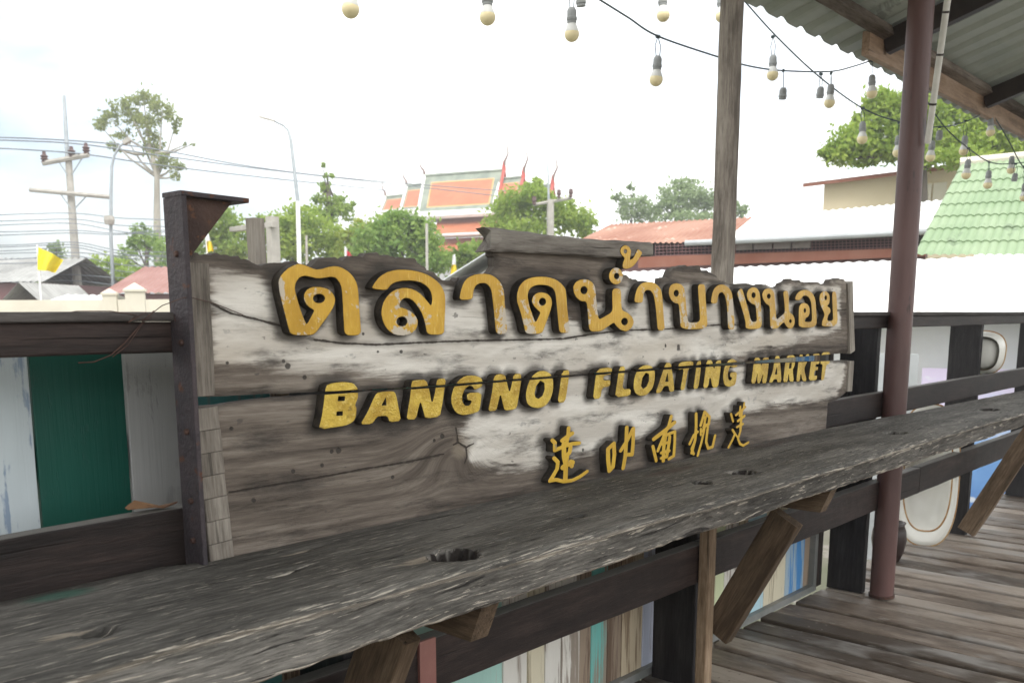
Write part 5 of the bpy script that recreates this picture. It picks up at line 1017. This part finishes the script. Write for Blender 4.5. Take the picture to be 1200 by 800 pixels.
c = g.ramp(g.math('ADD', g.math('MULTIPLY', sep.outputs[2], .55), g.math('MULTIPLY', g.math('SUBTRACT', n1, .5), .5)), [(.05, (.13, .28, .62)), (.4, (.22, .42, .76)), (.62, (.52, .62, .84)), (.82, (.68, .62, .80)), (1.0, (.68, .60, .78))])
c = g.mix(g.step(g.noise(g.map(v, (1, 1, 3), (4, 4, 4)), 1.6, 5, .6), .58, .66), c, (.75, .78, .84)); M['mural'] = g.done(c, .5)
pa, pb = W(1081, 431, 11.6), W(1330, 431, 10.8); nv = np.cross(pb - pa, (0, 0, 1)); nv /= np.linalg.norm(nv); nv *= (-1 if nv @ (CAM - pa) < 0 else 1)
mb = MB(); mb.add([pa, (pb[0], pb[1], pa[2]), (pb[0], pb[1], GZ + .05), (pa[0], pa[1], GZ + .05)], [(0, 1, 2, 3)]); q_ = [np.array(p) - nv * .03 for p in mb.v]; mb.add(q_, [(3, 2, 1, 0)]); mb.add(mb.v[:4] + q_, [(0, 4, 5, 1), (1, 5, 6, 2), (2, 6, 7, 3), (3, 7, 4, 0)])
tag(mb.build('mural_banner', M['mural']), 'blue and lilac painted banner hung on the white wall beyond the railing', 'banner')
mb = MB(); a, b = W(1030, 414, 9.5), W(1077, 415, 9.3); mb.add([a, b, (b[0], b[1], GZ), (a[0], a[1], GZ)], [(0, 1, 2, 3)]); kk = HF * .06; mb.add([np.array(p) + kk for p in mb.v], [(3, 2, 1, 0)]); mb.add(mb.v[:8], [(0, 4, 5, 1), (1, 5, 6, 2), (2, 6, 7, 3), (3, 7, 4, 0)])
tag(mb.build('sheet_screen', M['gutter']), 'low grey corrugated screen seen between the railing post and the pipe', 'screen')

# objects on the deck by the railing
M['enamel'] = mat('rusty_white_enamel', (.70, .69, .64), (.62, .61, .56), 3, .35, 0, 0, None, (1, 1, 1), ((.30, .13, .05), 5, .66)); M['enamelrust'] = mat('rust_rim', (.30, .15, .05), (.42, .28, .14), 12, .8)
def basin(label, p0, L, RW, fr, ax_, squ=.75):
    """oval enamel dish seen from its open side: p0 lowest rim point, L long axis, fr the way it faces"""
    p0, fr, ax_ = np.array(p0, float), np.array(fr, float), np.array(ax_, float); ax_ /= np.linalg.norm(ax_); fr -= ax_ * (fr @ ax_); fr /= np.linalg.norm(fr); sd = np.cross(ax_, fr)
    tb = thing('enamel_basin', label, 'basin', p0, 'white enamel basins behind the railing'); nseg = 64
    def ex(a, s_): ca, sa = math.cos(a), math.sin(a); return p0 + ax_ * (L / 2 + L / 2 * s_ * np.sign(sa) * abs(sa) ** squ) + sd * RW * s_ * np.sign(ca) * abs(ca) ** squ
    prof = [(.80, -.115), (.93, -.085), (1.0, -.035), (1.01, .0), (1.0, .012), (.93, .012), (.84, .004), (.79, -.008), (.74, -.05), (.62, -.09), (.3, -.10), (.0, -.10)]
    vs = [ex(2 * math.pi * k / nseg, s_) + fr * dp for k in range(nseg) for s_, dp in prof]; m_ = len(prof)
    mb = MB(); mb.add(vs, [(k * m_ + q, k * m_ + q + 1, ((k + 1) % nseg) * m_ + q + 1, ((k + 1) % nseg) * m_ + q) for k in range(nseg) for q in range(m_ - 1)]); mb.build('dish', M['enamel'], tb, True)
    for s0, r, dp in ((1.012, .0055, .004), (.80, .0045, -.003)):
        rb = MB(); rb.tube([ex(2 * math.pi * k / 64, s0) + fr * dp for k in range(65)], r, 6); rb.build('rim', M['enamelrust'], tb, True)
basin('large white enamel basin with rusty rim standing on the deck behind the lower rail', onX(1083, 638, 5.20), .76, .150, (-1, -.35, 0), (0, .02, 1))
basin('small white enamel basin with rusty edge resting on the middle rail beside far post', onX(1147, 437, 5.78) , .235, .115, (1, .2, 0), (0, -.08, 1))
M['clay'] = mat('dark_glazed_clay', (.022, .014, .012), (.035, .02, .017), 4, .4)
c = onZ(1040, 656, 0); ptc = thing('plant_pot', 'dark glazed pot with a small green plant behind the pipe post', 'plant pot', c)
mb = MB(); mb.lathe([(0, 0), (.055, 0), (.075, .05), (.085, .11), (.08, .16), (.07, .185), (.078, .20), (.066, .20), (.062, .17), (0, .16)], c, 24); mb.build('pot', M['clay'], ptc, True)
mb = MB(); mb.rn = []; leaves(mb, c + np.array([0, 0, .21]), (.045, .045, .03), 70, .016, .5, 8); mb.build('foliage', LF['mid'], ptc, False, {'rnd': mb.rn})
M['dryleaf'] = mat('dry_leaf', (.20, .11, .055), (.13, .07, .04), 40, .7)
lq = onY(186, 590, 1.505); mb = MB(); P0 = [(-.055, 0, .012), (-.04, -.006, .024), (-.015, -.010, .012), (.01, -.012, .006), (.04, -.004, .010), (.01, .012, .004), (-.02, .014, .006), (-.045, .010, .014)]
mb.add([(lq[0] + x, 1.516 + y, .914 + z) for x, y, z in P0] + [(lq[0] + x * .9, 1.516 + y * .9, .9125 + z * .75) for x, y, z in P0], [tuple(range(8)), tuple(range(8, 16))[::-1]] + [(i, (i + 1) % 8, 8 + (i + 1) % 8, 8 + i) for i in range(8)])
tag(mb.build('dry_leaf', M['dryleaf']), 'curled dry brown leaf lying on the middle rail beside the steel post', 'leaf')
wl = [onY(x, y, yy) for x, y, yy in ((60, 370, 1.497), (90, 364.5, 1.494), (130, 364.5, 1.49), (160, 369, 1.488), (150, 378, 1.492), (170, 366, 1.485), (178, 372, 1.487), (166, 376, 1.49), (190, 358, 1.462), (214, 349, 1.440), (222, 348, 1.452), (250, 355, 1.458), (285, 369, 1.463))]
mb = MB(); P_ = [np.array(p) for p in wl]; mb.tube(P_, .0008, 5); wl2 = [onY(x, y, 1.497) for x, y in ((176, 366), (160, 386), (146, 402), (130, 416), (110, 424), (92, 425))]; mb.tube(wl2, .0011, 5); mb.tube([onY(x, y, 1.495) for x, y in ((180, 364), (165, 382), (150, 404), (132, 418))], .0008, 5)
tag(mb.build('tie_wire', M['bolt']), 'thin rusty tie wire looped round the top rail and the steel sign post', 'wire')

# ---------------------------------------------------------------- thin volume added to wash out the distance, as overexposure does
mb = MB(); mb.box(-262, 462, -262, 462, -2.3, 34); hz = mb.build('washout_volume', M['white']); hz.data.materials.clear()
hm_ = bpy.data.materials.new('washout_air'); hm_.use_nodes = True; hm_.node_tree.nodes.clear(); ho = hm_.node_tree.nodes.new('ShaderNodeOutputMaterial'); pv = hm_.node_tree.nodes.new('ShaderNodeVolumePrincipled')
pv.inputs['Color'].default_value = (.95, .97, 1, 1); pv.inputs['Density'].default_value = .0018; pv.inputs['Anisotropy'].default_value = .3; hm_.node_tree.links.new(pv.outputs[0], ho.inputs['Volume']); hz.data.materials.append(hm_)
tag(hz, kind='stuff')
